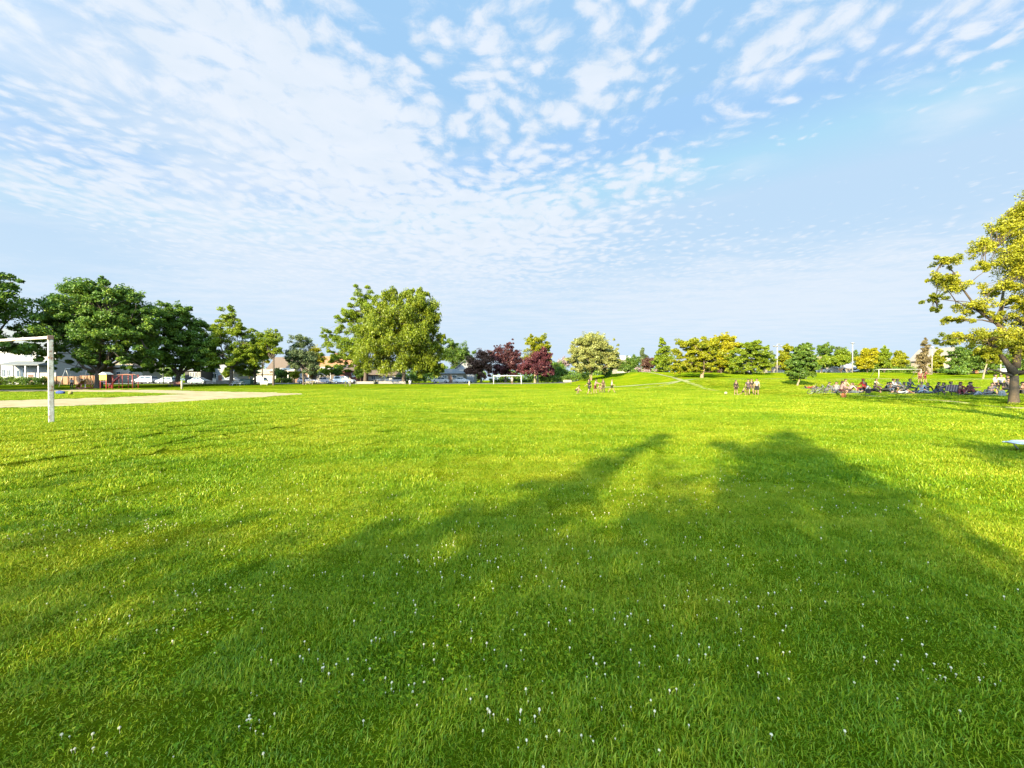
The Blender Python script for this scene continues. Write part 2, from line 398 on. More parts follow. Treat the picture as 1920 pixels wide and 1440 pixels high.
TURF = turf_mat(); BLADE = blade_mat()
gx = graded(-2600, -165, 150, 2600, 1.5); gy = graded(-700, -42, 150, 4200, 1.5)
XX, YY = np.meshgrid(gx, gy); ZZ = H(XX, YY)
nx, ny = len(gx), len(gy)
ii = np.arange(nx * ny).reshape(ny, nx)
fq = np.stack([ii[:-1, :-1], ii[:-1, 1:], ii[1:, 1:], ii[1:, :-1]], -1).reshape(-1, 4)
g = link('ground', np_mesh('ground', np.stack([XX, YY, ZZ], -1).reshape(-1, 3), fq, True), TURF); tag(g, kind='structure')

# sandy infield and worn tracks: strips given by their near and far edges
def strip_px(name, cols, mat, lift=.012, n=220, rough=1.2, kind='structure'):
    """cols: (px, y_far, y_near) in the photo, carried onto the terrain"""
    cols = np.array(cols, float); xs = np.linspace(cols[0, 0], cols[-1, 0], n)
    a = np.interp(xs, cols[:, 0], cols[:, 1]); b = np.interp(xs, cols[:, 0], cols[:, 2])
    k = max(2, int(np.max(np.abs(b - a)) / 1.5) + 2); V = []
    r2 = np.random.default_rng(3)
    ja = np.convolve(r2.normal(0, 1, n + 6), np.ones(5) / 5, 'same')[3:-3] * rough * .35; jb = np.convolve(r2.normal(0, 1, n + 6), np.ones(5) / 5, 'same')[3:-3] * rough * .5
    for i, x in enumerate(xs):
        lo, hi = a[i] + ja[i], max(b[i] + jb[i], a[i] + ja[i] + .3)
        p0 = ground_at(x, lo); p1 = ground_at(x, hi)
        for j in range(k):
            t = j / (k - 1); X = p0[0] + (p1[0] - p0[0]) * t; Y = p0[1] + (p1[1] - p0[1]) * t
            V.append((X, Y, hz(X, Y) + lift))
    I = np.arange(n * k).reshape(n, k)
    f = np.stack([I[:-1, :-1], I[:-1, 1:], I[1:, 1:], I[1:, :-1]], -1).reshape(-1, 4)
    o = link(name, np_mesh(name, V, f), mat); tag(o, kind=kind); return o

def sand_mat():
    m, nt, nd, lk = newmat('sandy_dirt'); out = N(nd, 'ShaderNodeOutputMaterial'); d = N(nd, 'ShaderNodeBsdfDiffuse'); geo = N(nd, 'ShaderNodeNewGeometry')
    n1 = N(nd, 'ShaderNodeTexNoise'); n1.inputs['Scale'].default_value = .7; n1.inputs['Detail'].default_value = 9; n1.inputs['Roughness'].default_value = .7; lk.new(geo.outputs['Position'], n1.inputs['Vector'])
    cr = N(nd, 'ShaderNodeValToRGB'); e = cr.color_ramp.elements; e.new(.4); e.new(.6)
    for i, (q, c) in enumerate([(.32, (.15, .19, .03)), (.41, (.24, .19, .11)), (.50, (.285, .24, .145)), (.70, (.36, .305, .195))]): e[i].position = q; e[i].color = c4(c)
    lk.new(n1.outputs['Fac'], cr.inputs[0]); lk.new(cr.outputs[0], d.inputs[0])
    bp = N(nd, 'ShaderNodeBump'); bp.inputs['Strength'].default_value = .8; bp.inputs['Distance'].default_value = .05; lk.new(n1.outputs['Fac'], bp.inputs['Height']); lk.new(bp.outputs[0], d.inputs['Normal'])
    lk.new(d.outputs[0], out.inputs[0]); return m
SAND = sand_mat()
TRAIL = plain('worn_trail', (.42, .36, .17), .95, var=.25, scale=.8, bump=.4)
DIRT_COLS = [[(-260, 751.5, 768), (0, 751.5, 765.5), (90, 749, 763), (200, 745.5, 759), (300, 741.5, 755.5), (360, 738.5, 752), (430, 737, 747.5), (500, 736.6, 744), (545, 737.6, 741.2), (570, 738.6, 739.6)],
             [(-260, 731.5, 735.5), (0, 731, 734.3), (120, 730.8, 734.2), (260, 731.2, 736), (330, 732, 738.4), (380, 733.6, 740.5), (470, 735.5, 740), (520, 736.6, 738)]]
d1 = strip_px('sandy_infield', DIRT_COLS[0], SAND, lift=.014, rough=2.2)
d2 = strip_px('sandy_path', DIRT_COLS[1], SAND, lift=.022, rough=1.6)
PATHM = plain('gravel_path', (.25, .27, .085), .9, var=.15, scale=.6)
def path_w(name, pts, w, mat, lift=.02):
    """a ribbon on the terrain through ground points"""
    V = []; pts = [np.array(p, float) for p in pts]; dense = []
    for a, b in zip(pts[:-1], pts[1:]):
        m = max(2, int(np.linalg.norm(b - a) / 1.2)); dense += [a + (b - a) * t for t in np.linspace(0, 1, m, endpoint=False)]
    dense.append(pts[-1])
    for i, p in enumerate(dense):
        d = dense[min(i + 1, len(dense) - 1)] - dense[max(i - 1, 0)]; d /= np.linalg.norm(d); nrm = np.array([-d[1], d[0]])
        for s in (-.5, -.17, .17, .5):
            q = p + nrm * w * s * (1 + .12 * math.sin(i * 1.7 + s)); V.append((q[0], q[1], hz(q[0], q[1]) + lift))
    I = np.arange(len(V)).reshape(-1, 4); f = np.stack([I[:-1, :-1], I[:-1, 1:], I[1:, 1:], I[1:, :-1]], -1).reshape(-1, 4)
    o = link(name, np_mesh(name, V, f), mat); tag(o, kind='structure'); return o
def G2(px, Y): return ((px - 960) / F * Y, Y)
path_w('gravel_path', [G2(1120, 66), G2(1300, 66), G2(1500, 65), G2(1720, 64), G2(2000, 63), G2(2150, 62)], 2.2, PATHM, .03)
path_w('dirt_path', [G2(1192, 103), G2(1225, 90), G2(1262, 76), G2(1290, 62), G2(1325, 52), G2(1345, 49)], .75, PATHM, .035)
path_w('worn_trail', [G2(1195, 58), G2(1240, 60), G2(1275, 66)], .9, PATHM, .04)
path_w('field_edge_trail', [G2(1528, 38.5), G2(1600, 34.5), G2(1680, 30), G2(1760, 26.5), G2(1850, 23), G2(1960, 20), G2(2080, 17)], .55, TRAIL, .014)
ASPH = plain('asphalt', (.13, .13, .13), .9, var=.2, scale=.5); CONC = plain('concrete', (.30, .28, .25), .85, var=.12, scale=.7)
path_w('road', [(-190, 92), (-120, 92), (-60, 92), (0, 93), (10, 96), (16, 112), (20, 140)], 7.0, ASPH, .02)
path_w('pavement', [(-190, 86.6), (-120, 86.6), (-60, 86.6), (0, 87.4), (8, 90)], 1.7, CONC, .05)
path_w('road_beyond_bank', [G2(1290, 104), G2(1450, 104), G2(1650, 103), G2(1900, 100), G2(2100, 98)], 6, ASPH, .02)

# ------------------------------------------------------------------ turf blades
def in_dirt(x, y):
    y = np.maximum(y, .3); px = x / y * F + 960; py = HZ + (CAMH - H(x, y)) / y * F
    m = np.zeros(x.shape, bool)
    for cols in DIRT_COLS:
        c = np.array(cols); a = np.interp(px, c[:, 0], c[:, 1], left=9999, right=9999); b = np.interp(px, c[:, 0], c[:, 2], left=-9999, right=-9999)
        m |= (py > a - .6) & (py < b + .6)
    return m

def blade_tile(seed, n, L, W, size=1.0, clover=0):
    r = np.random.default_rng(seed); m = n
    base = np.stack([r.uniform(-size / 2, size / 2, m), r.uniform(-size / 2, size / 2, m), np.full(m, -.006)], 1)
    # a few tufts lean together
    tuft = r.uniform(-size / 2, size / 2, (14, 2)); ta = r.uniform(0, 2 * PI, 14)
    near = np.argmin(((base[:, None, :2] - tuft[None]) ** 2).sum(-1), 1)
    az = ta[near] + r.normal(0, 1.5, m); lean = np.abs(r.normal(.75, .5, m)); ln = L * r.lognormal(0, .32, m); wd = W * r.uniform(.6, 1.3, m)
    d = np.stack([np.cos(az), np.sin(az)], 1); tw = az + PI / 2 + r.normal(0, .6, m); s = np.stack([np.cos(tw), np.sin(tw), np.zeros(m)], 1)
    mid = base.copy(); mid[:, :2] += d * (ln * .5 * np.sin(lean))[:, None] * .8; mid[:, 2] += ln * .55 * np.cos(lean * .7)
    l2 = lean + np.abs(r.normal(.9, .55, m)); tip = mid.copy(); tip[:, :2] += d * (ln * .5 * np.sin(l2))[:, None]; tip[:, 2] += ln * .5 * np.cos(l2)
    tip[:, 2] = np.maximum(tip[:, 2], .004)
    hw = (s * (wd / 2)[:, None])
    V = np.stack([base - hw * .7, base + hw * .7, mid - hw, mid + hw, tip - hw * .12, tip + hw * .12], 1).reshape(-1, 3)
    o = np.arange(m)[:, None] * 6
    Fq = np.concatenate([o + np.array([0, 1, 3, 2]), o + np.array([2, 3, 5, 4])], 0)
    if clover:
        c = clover; cb = np.stack([r.uniform(-size / 2, size / 2, c), r.uniform(-size / 2, size / 2, c), r.uniform(.02, .045, c)], 1)
        off = len(V); CV = []; CF = []
        for i in range(c):
            a0 = r.uniform(0, 2 * PI); rr = r.uniform(.005, .0095)
            for k in range(3):
                a = a0 + k * 2 * PI / 3; e = np.array([math.cos(a), math.sin(a), .15]); q = np.array([-math.sin(a), math.cos(a), 0])
                b = off + len(CV)
                CV += [cb[i], cb[i] + e * rr + q * rr * .8, cb[i] + e * rr * 1.9, cb[i] + e * rr - q * rr * .8]; CF.append([b, b + 1, b + 2, b + 3])
        V = np.concatenate([V, np.array(CV)]); Fq = np.concatenate([Fq, np.array(CF)])
    me = np_mesh('grass_tuft', V, Fq); me.materials.append(BLADE)
    return bpy.data.objects.new('grass_tuft', me)

def instancer(name, label_kind, pts, rot, scl, idx, sources):
    me = bpy.data.meshes.new(name); me.vertices.add(len(pts)); me.vertices.foreach_set('co', np.asarray(pts, np.float32).ravel())
    for nm, ty, arr in (('rot', 'FLOAT', rot), ('scl', 'FLOAT', scl), ('idx', 'INT', idx)):
        at_ = me.attributes.new(nm, ty, 'POINT'); at_.data.foreach_set('value', np.asarray(arr, np.float32 if ty == 'FLOAT' else np.int32))
    ob = bpy.data.objects.new(name, me); COL.objects.link(ob)
    ng = bpy.data.node_groups.new(name, 'GeometryNodeTree')
    ng.interface.new_socket('Geometry', in_out='INPUT', socket_type='NodeSocketGeometry'); ng.interface.new_socket('Geometry', in_out='OUTPUT', socket_type='NodeSocketGeometry')
    nd, lk = ng.nodes, ng.links
    gi = nd.new('NodeGroupInput'); go = nd.new('NodeGroupOutput'); jn = nd.new('GeometryNodeJoinGeometry')
    def attr(nm, ty):
        a = nd.new('GeometryNodeInputNamedAttribute'); a.data_type = ty; a.inputs[0].default_value = nm; return a.outputs[0]
    cx = nd.new('ShaderNodeCombineXYZ'); lk.new(attr('rot', 'FLOAT'), cx.inputs[2])
    er = nd.new('FunctionNodeEulerToRotation'); lk.new(cx.outputs[0], er.inputs[0])
    ia, sa = attr('idx', 'INT'), attr('scl', 'FLOAT')
    for k, s in enumerate(sources):
        oi = nd.new('GeometryNodeObjectInfo'); oi.inputs['Object'].default_value = s; oi.inputs['As Instance'].default_value = True
        cp = nd.new('FunctionNodeCompare'); cp.data_type = 'INT'; cp.operation = 'EQUAL'
        ins = [q for q in cp.inputs if q.enabled and q.type == 'INT']; lk.new(ia, ins[0]); ins[1].default_value = k
        iop = nd.new('GeometryNodeInstanceOnPoints'); lk.new(gi.outputs[0], iop.inputs['Points']); lk.new(cp.outputs[0], iop.inputs['Selection'])
        lk.new(oi.outputs['Geometry'], iop.inputs['Instance']); lk.new(er.outputs[0], iop.inputs['Rotation']); lk.new(sa, iop.inputs['Scale']); lk.new(iop.outputs[0], jn.inputs[0])
    lk.new(jn.outputs[0], go.inputs[0])
    md = ob.modifiers.new('scatter', 'NODES'); md.node_group = ng
    return ob

tiles = [blade_tile(1, 10500, .036, .0039), blade_tile(2, 9500, .034, .0040, clover=300), blade_tile(3, 11000, .030, .0038, clover=90), blade_tile(4, 9500, .041, .0043),
         blade_tile(5, 4400, .042, .0070), blade_tile(6, 4400, .036, .0074), blade_tile(7, 4400, .046, .0070),
         blade_tile(8, 1300, .045, .017), blade_tile(9, 1300, .052, .018)]
P_, R_, S_, I_ = [], [], [], []
rg = np.random.default_rng(11)
for y in np.arange(-.8, 62, .8):
    xm = min(1.46 * max(y, 0) + 2.6, 92)
    for x in np.arange(-xm, xm, .8):
        jx, jy = x + rg.uniform(-.05, .05), y + rg.uniform(-.05, .05)
        d = math.hypot(jx, jy) * rg.uniform(.8, 1.25)
        if d < 8: k = rg.choice([0, 1, 2, 3], p=[.36, .17, .27, .20])
        elif d < 22: k = rg.integers(4, 7)
        else: k = rg.integers(7, 9)
        if k < 4: P_.append((jx, jy, 0)); R_.append(rg.integers(0, 4) * PI / 2 + rg.uniform(-.08, .08)); S_.append(rg.uniform(.86, .96)); I_.append(k)
        else: P_.append((x + rg.uniform(-.28, .28), y + rg.uniform(-.28, .28), 0)); R_.append(rg.uniform(0, 2 * PI)); S_.append(rg.uniform(1.05, 1.25)); I_.append(k)
P_ = np.array(P_); P_[:, 2] = H(P_[:, 0], P_[:, 1]); R_ = np.array(R_); S_ = np.array(S_); I_ = np.array(I_)
keep = ~in_dirt(P_[:, 0], P_[:, 1])
gr = instancer('grass', 'stuff', P_[keep], R_[keep], S_[keep], I_[keep], tiles)
tag(gr, 'short bright green turf covering the whole sports field', 'grass', kind='stuff')

# white clover heads
def flower_src(seed):
    r = np.random.default_rng(seed); b = MB(); b.tube([(0, 0, 0), (.003, .002, .038)], .0012, 4)
    for k in range(12):
        a = r.uniform(0, 2 * PI); e = r.uniform(-.3, 1.3); q = .0075
        b.ball((.003 + q * .6 * math.cos(a) * math.cos(e), .002 + q * .6 * math.sin(a) * math.cos(e), .038 + q * .6 * math.sin(e)), (.0045, .0045, .005), 5, 4)
    me = bpy.data.meshes.new('clover_flower'); me.from_pydata(b.v, [], b.f); me.materials.append(plain('clover_white', (.74, .66, .40), .8, var=.1)); return bpy.data.objects.new('clover_flower', me)
fl = [flower_src(1), flower_src(2)]
fp = []
for (px, py, sx, sy, n) in [(130, 985, 130, 18, 60), (280, 990, 40, 14, 45), (60, 1005, 60, 14, 30), (390, 1120, 80, 22, 30), (600, 1260, 120, 40, 26), (740, 1305, 60, 22, 22), (470, 1370, 60, 22, 22),
                            (190, 1405, 70, 22, 16), (940, 1350, 80, 30, 18), (1060, 1400, 90, 26, 20), (1830, 1280, 70, 22, 40), (1720, 1250, 100, 30, 22), (1320, 1120, 90, 30, 22), (1400, 1180, 120, 50, 26),
                            (1180, 1330, 60, 16, 14), (850, 1040, 120, 25, 40), (1420, 900, 160, 20, 60), (1640, 960, 120, 30, 40), (100, 800, 120, 10, 50), (350, 880, 250, 25, 60), (1000, 1010, 200, 40, 40), (1600, 1120, 200, 60, 34), (300, 1180, 200, 50, 30), (960, 1200, 800, 200, 420), (960, 920, 900, 70, 620), (960, 1060, 900, 120, 420), (300, 960, 380, 60, 160), (1350, 930, 300, 50, 120)]:
    for _ in range(n):
        a, b_ = px + rg.normal(0, sx * .55), py + rg.normal(0, sy * .55)
        if b_ > 790 and rg.uniform() < .5: fp.append(ground_at(a, b_))
fp = np.array(fp)
tag(instancer('clover_flowers', 'stuff', fp, rg.uniform(0, 6.28, len(fp)), rg.uniform(.32, .8, len(fp)), rg.integers(0, 2, len(fp)), fl), 'small white clover flowers scattered through the near turf', 'clover', kind='stuff')
# ------------------------------------------------------------------ trees
L_DARK = leafmat('leaf_dark_maple', [(0.0304, 0.069, 0.0138), (0.0662, 0.1352, 0.0193), (0.1173, 0.2001, 0.0221), (0.2208, 0.276, 0.0276)], .3)
L_MID = leafmat('leaf_mid_green', [(0.027, 0.0675, 0.0108), (0.0585, 0.117, 0.0144), (0.108, 0.171, 0.0198), (0.171, 0.216, 0.027)], .32)
L_LIME = leafmat('leaf_lime', [(0.0691, 0.121, 0.0086), (0.1296, 0.1987, 0.0104), (0.2074, 0.2678, 0.0138), (0.3024, 0.3283, 0.0216)], .46)
L_ELM = leafmat('leaf_elm', [(0.0591, 0.0914, 0.0086), (0.129, 0.1774, 0.0129), (0.215, 0.2634, 0.015), (0.3226, 0.3387, 0.0215)], .46)
L_GOLD = leafmat('leaf_gold', [(0.1376, 0.1462, 0.0052), (0.2666, 0.258, 0.0069), (0.3698, 0.3354, 0.0086), (0.4472, 0.3956, 0.0129)], .46)
L_GOLDGREEN = leafmat('leaf_gold_green', [(0.082, 0.123, 0.0066), (0.1722, 0.205, 0.0082), (0.2788, 0.2788, 0.0098), (0.3608, 0.3444, 0.0148)], .46)
L_PURPLE = leafmat('leaf_purple', [(0.0182, 0.0081, 0.0101), (0.0506, 0.0182, 0.0203), (0.1013, 0.0355, 0.0355), (0.1418, 0.0558, 0.0506)], .25)
L_BRONZE = leafmat('leaf_bronze', [(0.0273, 0.0164, 0.0091), (0.0683, 0.0364, 0.0228), (0.1183, 0.0592, 0.041), (0.1547, 0.091, 0.0546)], .25)
L_BLOSSOM = leafmat('leaf_blossom', [(0.0759, 0.0965, 0.019), (0.167, 0.1843, 0.0379), (0.2732, 0.281, 0.0759), (0.4705, 0.4916, 0.215)], .3)
L_SAGE = leafmat('leaf_sage', [(0.045, 0.075, 0.03), (0.0825, 0.12, 0.045), (0.1275, 0.165, 0.0675), (0.18, 0.21, 0.09)], .3)
L_DRY = leafmat('leaf_dry', [(0.08, 0.06, 0.028), (0.144, 0.112, 0.048), (0.208, 0.16, 0.072), (0.176, 0.192, 0.064)], .3)

def leaves(r, cen, rad, flat, count, size, up=.4, aspect=.55, hang=False):
    """count leaf quads in one bough of foliage"""
    p = r.normal(0, 1, (count, 3)); p /= np.linalg.norm(p, axis=1)[:, None] + 1e-9
    p *= (r.uniform(0, 1, count) ** .45)[:, None]
    out = p.copy(); p = p * np.array([rad, rad, rad * flat]) 
    if hang == 'soft': p[:, 2] -= .75 * (p[:, 0] ** 2 + p[:, 1] ** 2) / max(rad, 1e-6) * r.uniform(.6, 1.5, count)
    elif hang: p[:, 2] -= np.abs(r.normal(0, rad * .7, count))
    else: p[:, 2] -= .22 * (p[:, 0] ** 2 + p[:, 1] ** 2) / max(rad, 1e-6)
    c = cen + p
    n = r.normal(0, 1, (count, 3)) * .75 + out * .55 + np.array([0, 0, up]); n /= np.linalg.norm(n, axis=1)[:, None]
    if hang:
        a = r.normal(0, .25, (count, 3)); a[:, 2] = -1
    else: a = r.normal(0, 1, (count, 3)); a[:, 2] -= .5
    a -= n * (a * n).sum(1)[:, None]; a /= np.linalg.norm(a, axis=1)[:, None] + 1e-9
    b = np.cross(n, a); s = size * r.lognormal(0, .28, count)
    la = a * (s * .5)[:, None]; lb = b * (s * aspect * .5)[:, None]
    return np.stack([c - la, c + lb - la * .1, c + la, c - lb - la * .1], 1).reshape(-1, 3)

def limb(mb, p0, p1, r0, r1, r, sag=.0, n=6, seg=5):
    p0 = np.array(p0, float); p1 = np.array(p1, float); L = np.linalg.norm(p1 - p0); pts = []; rad = []
    w1, w2 = r.normal(0, .05 * L, 3), r.normal(0, .04 * L, 3)
    for i in range(seg + 1):
        t = i / seg; q = p0 + (p1 - p0) * t
        q = q + w1 * math.sin(PI * t) + w2 * math.sin(2 * PI * t); q[2] += (sag * L) * math.sin(PI * t)
        pts.append(q); rad.append(r0 + (r1 - r0) * t ** .8)
    mb.tube(pts, rad, n); return pts

TREES = {}
def tree(name, label, px, Y, ells, mat, trunk_px, fork_py, size=.30, clumps=60, per=90, crad=.2, flat=.65, up=.4, hang=False, cat='tree',
         group=None, bark=None, seed=None, base_py=None, limbs=None, depth=.9, shell=.45, aspect=.55, twigs=.5, lean=0.0, world=None, stems=1):
    seed = seed if seed is not None else int(px * 13 + Y * 7) % 99991
    r = np.random.default_rng(seed); s = Y / F; rx_big = max(e[2] for e in ells)
    if world: bx, by = world; bz = hz(bx, by)
    else: bx, by, bz = at(px, Y)
    root = thing(name, label, cat, (bx, by, bz), 0, group)
    C3 = lambda ex, ey, ed=0.0: np.array([(ex - px) * s, ed, CAMH - (ey - HZ) * s - bz])
    fork = C3(px + lean, fork_py); tr = trunk_px * s / 2 * (.62 if not limbs else .56); size = size * ((1.25 if rx_big > 60 else .95) if not limbs else 1.0); per = int(per * ((1.9 if rx_big > 60 else 2.6) if not limbs else 1.9)); crad = crad * 1.12
    mb = MB(); zf = max(fork[2], .4)
    for st in range(stems):
        ox = (st - (stems - 1) / 2) * tr * 1.5
        pts = [(ox, 0, -.25), (ox * 1.0, 0, 0), (ox * 1.1 + fork[0] * .15, r.normal(0, tr * .2), zf * .22), (ox * 1.5 + fork[0] * .55, r.normal(0, tr * .35), zf * .6), (ox * 2.2 + fork[0], 0, zf)]
        k = .62 if stems > 1 else 1
        mb.tube(pts, [tr * 1.3 * k, tr * 1.12 * k, tr * .98 * k, tr * .86 * k, tr * .78 * k], 9)
    # foliage boughs
    tot = sum(e[2] * e[3] for e in ells); LV = []; cens = []
    for e in ells:
        ex, ey, rx, ry = e[:4]; dd = e[4] if len(e) > 4 else 0.0
        n = max(7 if limbs else 2, int(round(clumps * rx * ry / tot))); c = C3(ex, ey, dd * s); A = np.array([rx * s, rx * s * depth, ry * s])
        for i in range(n):
            d = r.normal(0, 1, 3); d /= np.linalg.norm(d)
            q = d * (shell + (1 - shell) * r.uniform() ** .5) if r.uniform() < .8 else d * r.uniform(.1, .6)
            rc = crad * min(A[0], A[2] * 1.3) * r.uniform(.7, 1.35)
            q = c + q * np.maximum(A - rc * np.array([.6, .6, .5]), A * .35)
            if q[2] < .25 * rc + .1: q[2] = .25 * rc + .1
            cens.append((q, rc))
            cnt = int(per * r.uniform(.7, 1.3)); 
            LV.append(leaves(r, q, rc, flat, max(cnt, 6), size, up, aspect, hang))
            # stray sprigs that break the outline
            if r.uniform() < .6: LV.append(leaves(r, q + d * rc * .9, rc * .55, flat, max(4, cnt // 6), size * .9, up, aspect, hang))
    # limbs
    if limbs:
        for pl in limbs:
            pts = [C3(a[0], a[1], (a[3] if len(a) > 3 else 0) * s) for a in pl]; mb.tube([tuple(q) for q in pts], [a[2] * s / 2 * .78 for a in pl], 7)
    big = sorted(range(len(cens)), key=lambda i: r.uniform())[: min(9, len(cens))]
    main = []
    fk = np.array([fork[0], 0, zf])
    if not limbs:
        for i in big:
            q = cens[i][0]; e = fk + (q - fk) * .72
            main.append(limb(mb, fk - np.array([0, 0, tr * .8]), e, tr * .52, tr * .14, r, sag=.06, n=6))
    else:
        main = [[C3(a[0], a[1], (a[3] if len(a) > 3 else 0) * s) for a in pl] for pl in limbs]
    nodes = np.array([p for m in main for p in m[1:]]) if main else np.array([fk])
    for i, (q, rc) in enumerate(cens):
        if r.uniform() > twigs: continue
        j = np.argmin(((nodes - q) ** 2).sum(1)); a = nodes[j]
        if np.linalg.norm(a - q) < .2: continue
        limb(mb, a, q, tr * .13, tr * .035 + .004, r, sag=.05, n=4, seg=3)
    mb.build('trunk', bark or BARK, root, True)
    V = np.concatenate(LV); f = np.arange(len(V)).reshape(-1, 4)
    link('crown', np_mesh('crown', V, f), mat, root)
    return root

G_L = 'trees along the left side of the field'
# ---- left row
tree('maple_tree', 'dark maple with drooping boughs cut by the left edge, above the near goal crossbar', -75, 56, [(-90, 570, 120, 75), (-10, 560, 55, 55), (-40, 640, 100, 35), (20, 525, 25, 20), (25, 590, 38, 12), (-60, 510, 60, 40), (20, 640, 45, 24)], L_DARK, 30, 668, size=.30, clumps=120, per=120, crad=.24, flat=.5, group=G_L)
tree('maple_tree', 'largest dark green domed maple, standing behind the playground posts', 184, 65, [(190, 585, 88, 62), (180, 630, 108, 54), (185, 570, 72, 46), (205, 555, 50, 34), (115, 625, 42, 40), (262, 640, 45, 45), (190, 682, 100, 20), (122, 585, 42, 34), (255, 600, 40, 45)], L_DARK, 20, 695, size=.25, clumps=520, per=125, crad=.15, flat=.6, group=G_L)
tree('maple_tree', 'second dark green maple with a forked trunk, right of the largest maple', 331, 75, [(325, 612, 55, 40), (335, 655, 70, 36), (375, 660, 38, 38), (290, 640, 35, 35), (330, 592, 42, 26), (385, 680, 32, 20), (325, 690, 62, 14), (280, 665, 30, 34)], L_DARK, 14, 700, size=.25, clumps=360, per=120, crad=.17, flat=.6, group=G_L, lean=5)
tree('maple_tree', 'open lighter green maple with bare limbs showing, right of two dark maples', 434, 77, [(428, 595, 26, 22), (400, 620, 24, 24), (455, 615, 24, 24), (432, 640, 42, 28), (425, 678, 50, 22), (465, 665, 30, 24), (395, 655, 18, 20)], L_LIME, 11, 690, size=.26, clumps=190, per=85, crad=.2, flat=.6, group=G_L, shell=.3)
tree('maple_tree', 'broad yellow-green low tree behind the grey bin and parked cars', 478, 82, [(472, 668, 34, 26), (492, 655, 22, 22), (480, 640, 18, 16), (460, 690, 30, 14)], L_LIME, 7, 702, size=.28, clumps=80, per=90, crad=.26, group=G_L)
tree('linden_tree', 'slim small tree with a thin tall trunk and round open top', 513, 78, [(503, 635, 24, 20), (515, 655, 16, 18), (495, 650, 14, 14), (518, 630, 14, 14)], L_LIME, 6, 672, size=.25, clumps=60, per=70, crad=.28, group=G_L, shell=.3)
tree('linden_tree', 'pale sparse young tree in front of the porch house', 569, 82, [(565, 640, 26, 16), (570, 665, 32, 22), (555, 680, 22, 16), (580, 690, 24, 14), (548, 668, 14, 16)], L_SAGE, 6, 690, size=.26, clumps=130, per=62, crad=.25, group=G_L, shell=.3)
tree('cherry_tree', 'small golden-yellow round tree beside the orange roof', 596, 98, [(592, 664, 16, 16), (600, 670, 10, 12), (585, 675, 10, 10)], L_GOLD, 4, 690, size=.28, clumps=40, per=70, crad=.34)
tree('shrub', 'rusty yellow shrub of turning leaves behind the slim small tree', 492, 100, [(490, 655, 14, 20), (500, 670, 12, 14)], L_GOLDGREEN, 4, 690, size=.28, clumps=36, per=60, crad=.3, cat='shrub')
tree('ash_tree', 'tall green tree with a thin leaning top, left neighbour of the great weeping elm', 685, 90, [(684, 556, 30, 28), (672, 590, 26, 30), (655, 600, 28, 35), (630, 635, 30, 26), (670, 640, 50, 40), (690, 675, 42, 26), (640, 668, 30, 18), (612, 630, 14, 16), (700, 600, 40, 40), (628, 668, 28, 18), (650, 690, 24, 12)], L_LIME, 12, 692, size=.28, clumps=270, per=90, crad=.2, flat=.6, group=G_L)
tree('elm_tree', 'great weeping yellow-green elm, the largest tree in the row', 757, 85, [(760, 588, 68, 50), (745, 642, 86, 58), (790, 625, 48, 70), (705, 610, 40, 55), (765, 560, 45, 22), (800, 680, 36, 30), (730, 685, 50, 20), (825, 650, 16, 45), (712, 590, 20, 24), (815, 690, 22, 22), (775, 556, 26, 18)], L_ELM, 12, 690, size=.30, clumps=380, per=170, crad=.165, flat=.8, up=.35, hang='soft', aspect=.5, group=G_L, shell=.6)
tree('ash_tree', 'dark green round tree behind the right side of the weeping elm', 862, 125, [(858, 662, 30, 28), (842, 655, 22, 26), (880, 672, 16, 18), (862, 685, 28, 16)], L_MID, 6, 700, size=.36, clumps=110, per=100, crad=.24)
for (a, y_, el, mt, lb) in [(528, 94, [(528, 700, 12, 8), (520, 696, 7, 7)], L_MID, 'rounded garden shrub at the left end of the porch house'), (608, 97, [(608, 698, 12, 9), (616, 692, 8, 8)], L_LIME, 'light green garden shrub in front of the orange-roofed house'),
                          (634, 99, [(634, 694, 10, 12)], L_DARK, 'dark upright garden shrub right of the orange chimney'), (468, 97, [(470, 698, 14, 9)], L_MID, 'green garden shrub behind the dark green dumpster'),
                          (552, 92, [(552, 702, 9, 8)], L_GOLDGREEN, 'small yellow-green garden shrub before the white windows of the porch house'), (676, 101, [(676, 698, 12, 10)], L_MID, 'leafy garden shrub at the right end of the dark red house'),
                          (318, 96, [(318, 698, 16, 10), (306, 694, 10, 9)], L_MID, 'olive garden shrub behind the silver hatchback'), (126, 88, [(126, 692, 7, 10)], L_LIME, 'slim yellow-green garden tree above the brown fence'),
                          (424, 97, [(426, 699, 8, 9)], L_LIME, 'round lime garden shrub left of the open maple trunk')]:
    tree('garden_shrub', lb, a, y_, el, mt, 3, 708, size=.3, clumps=34, per=60, crad=.38, cat='shrub', group='garden shrubs in front of the houses')
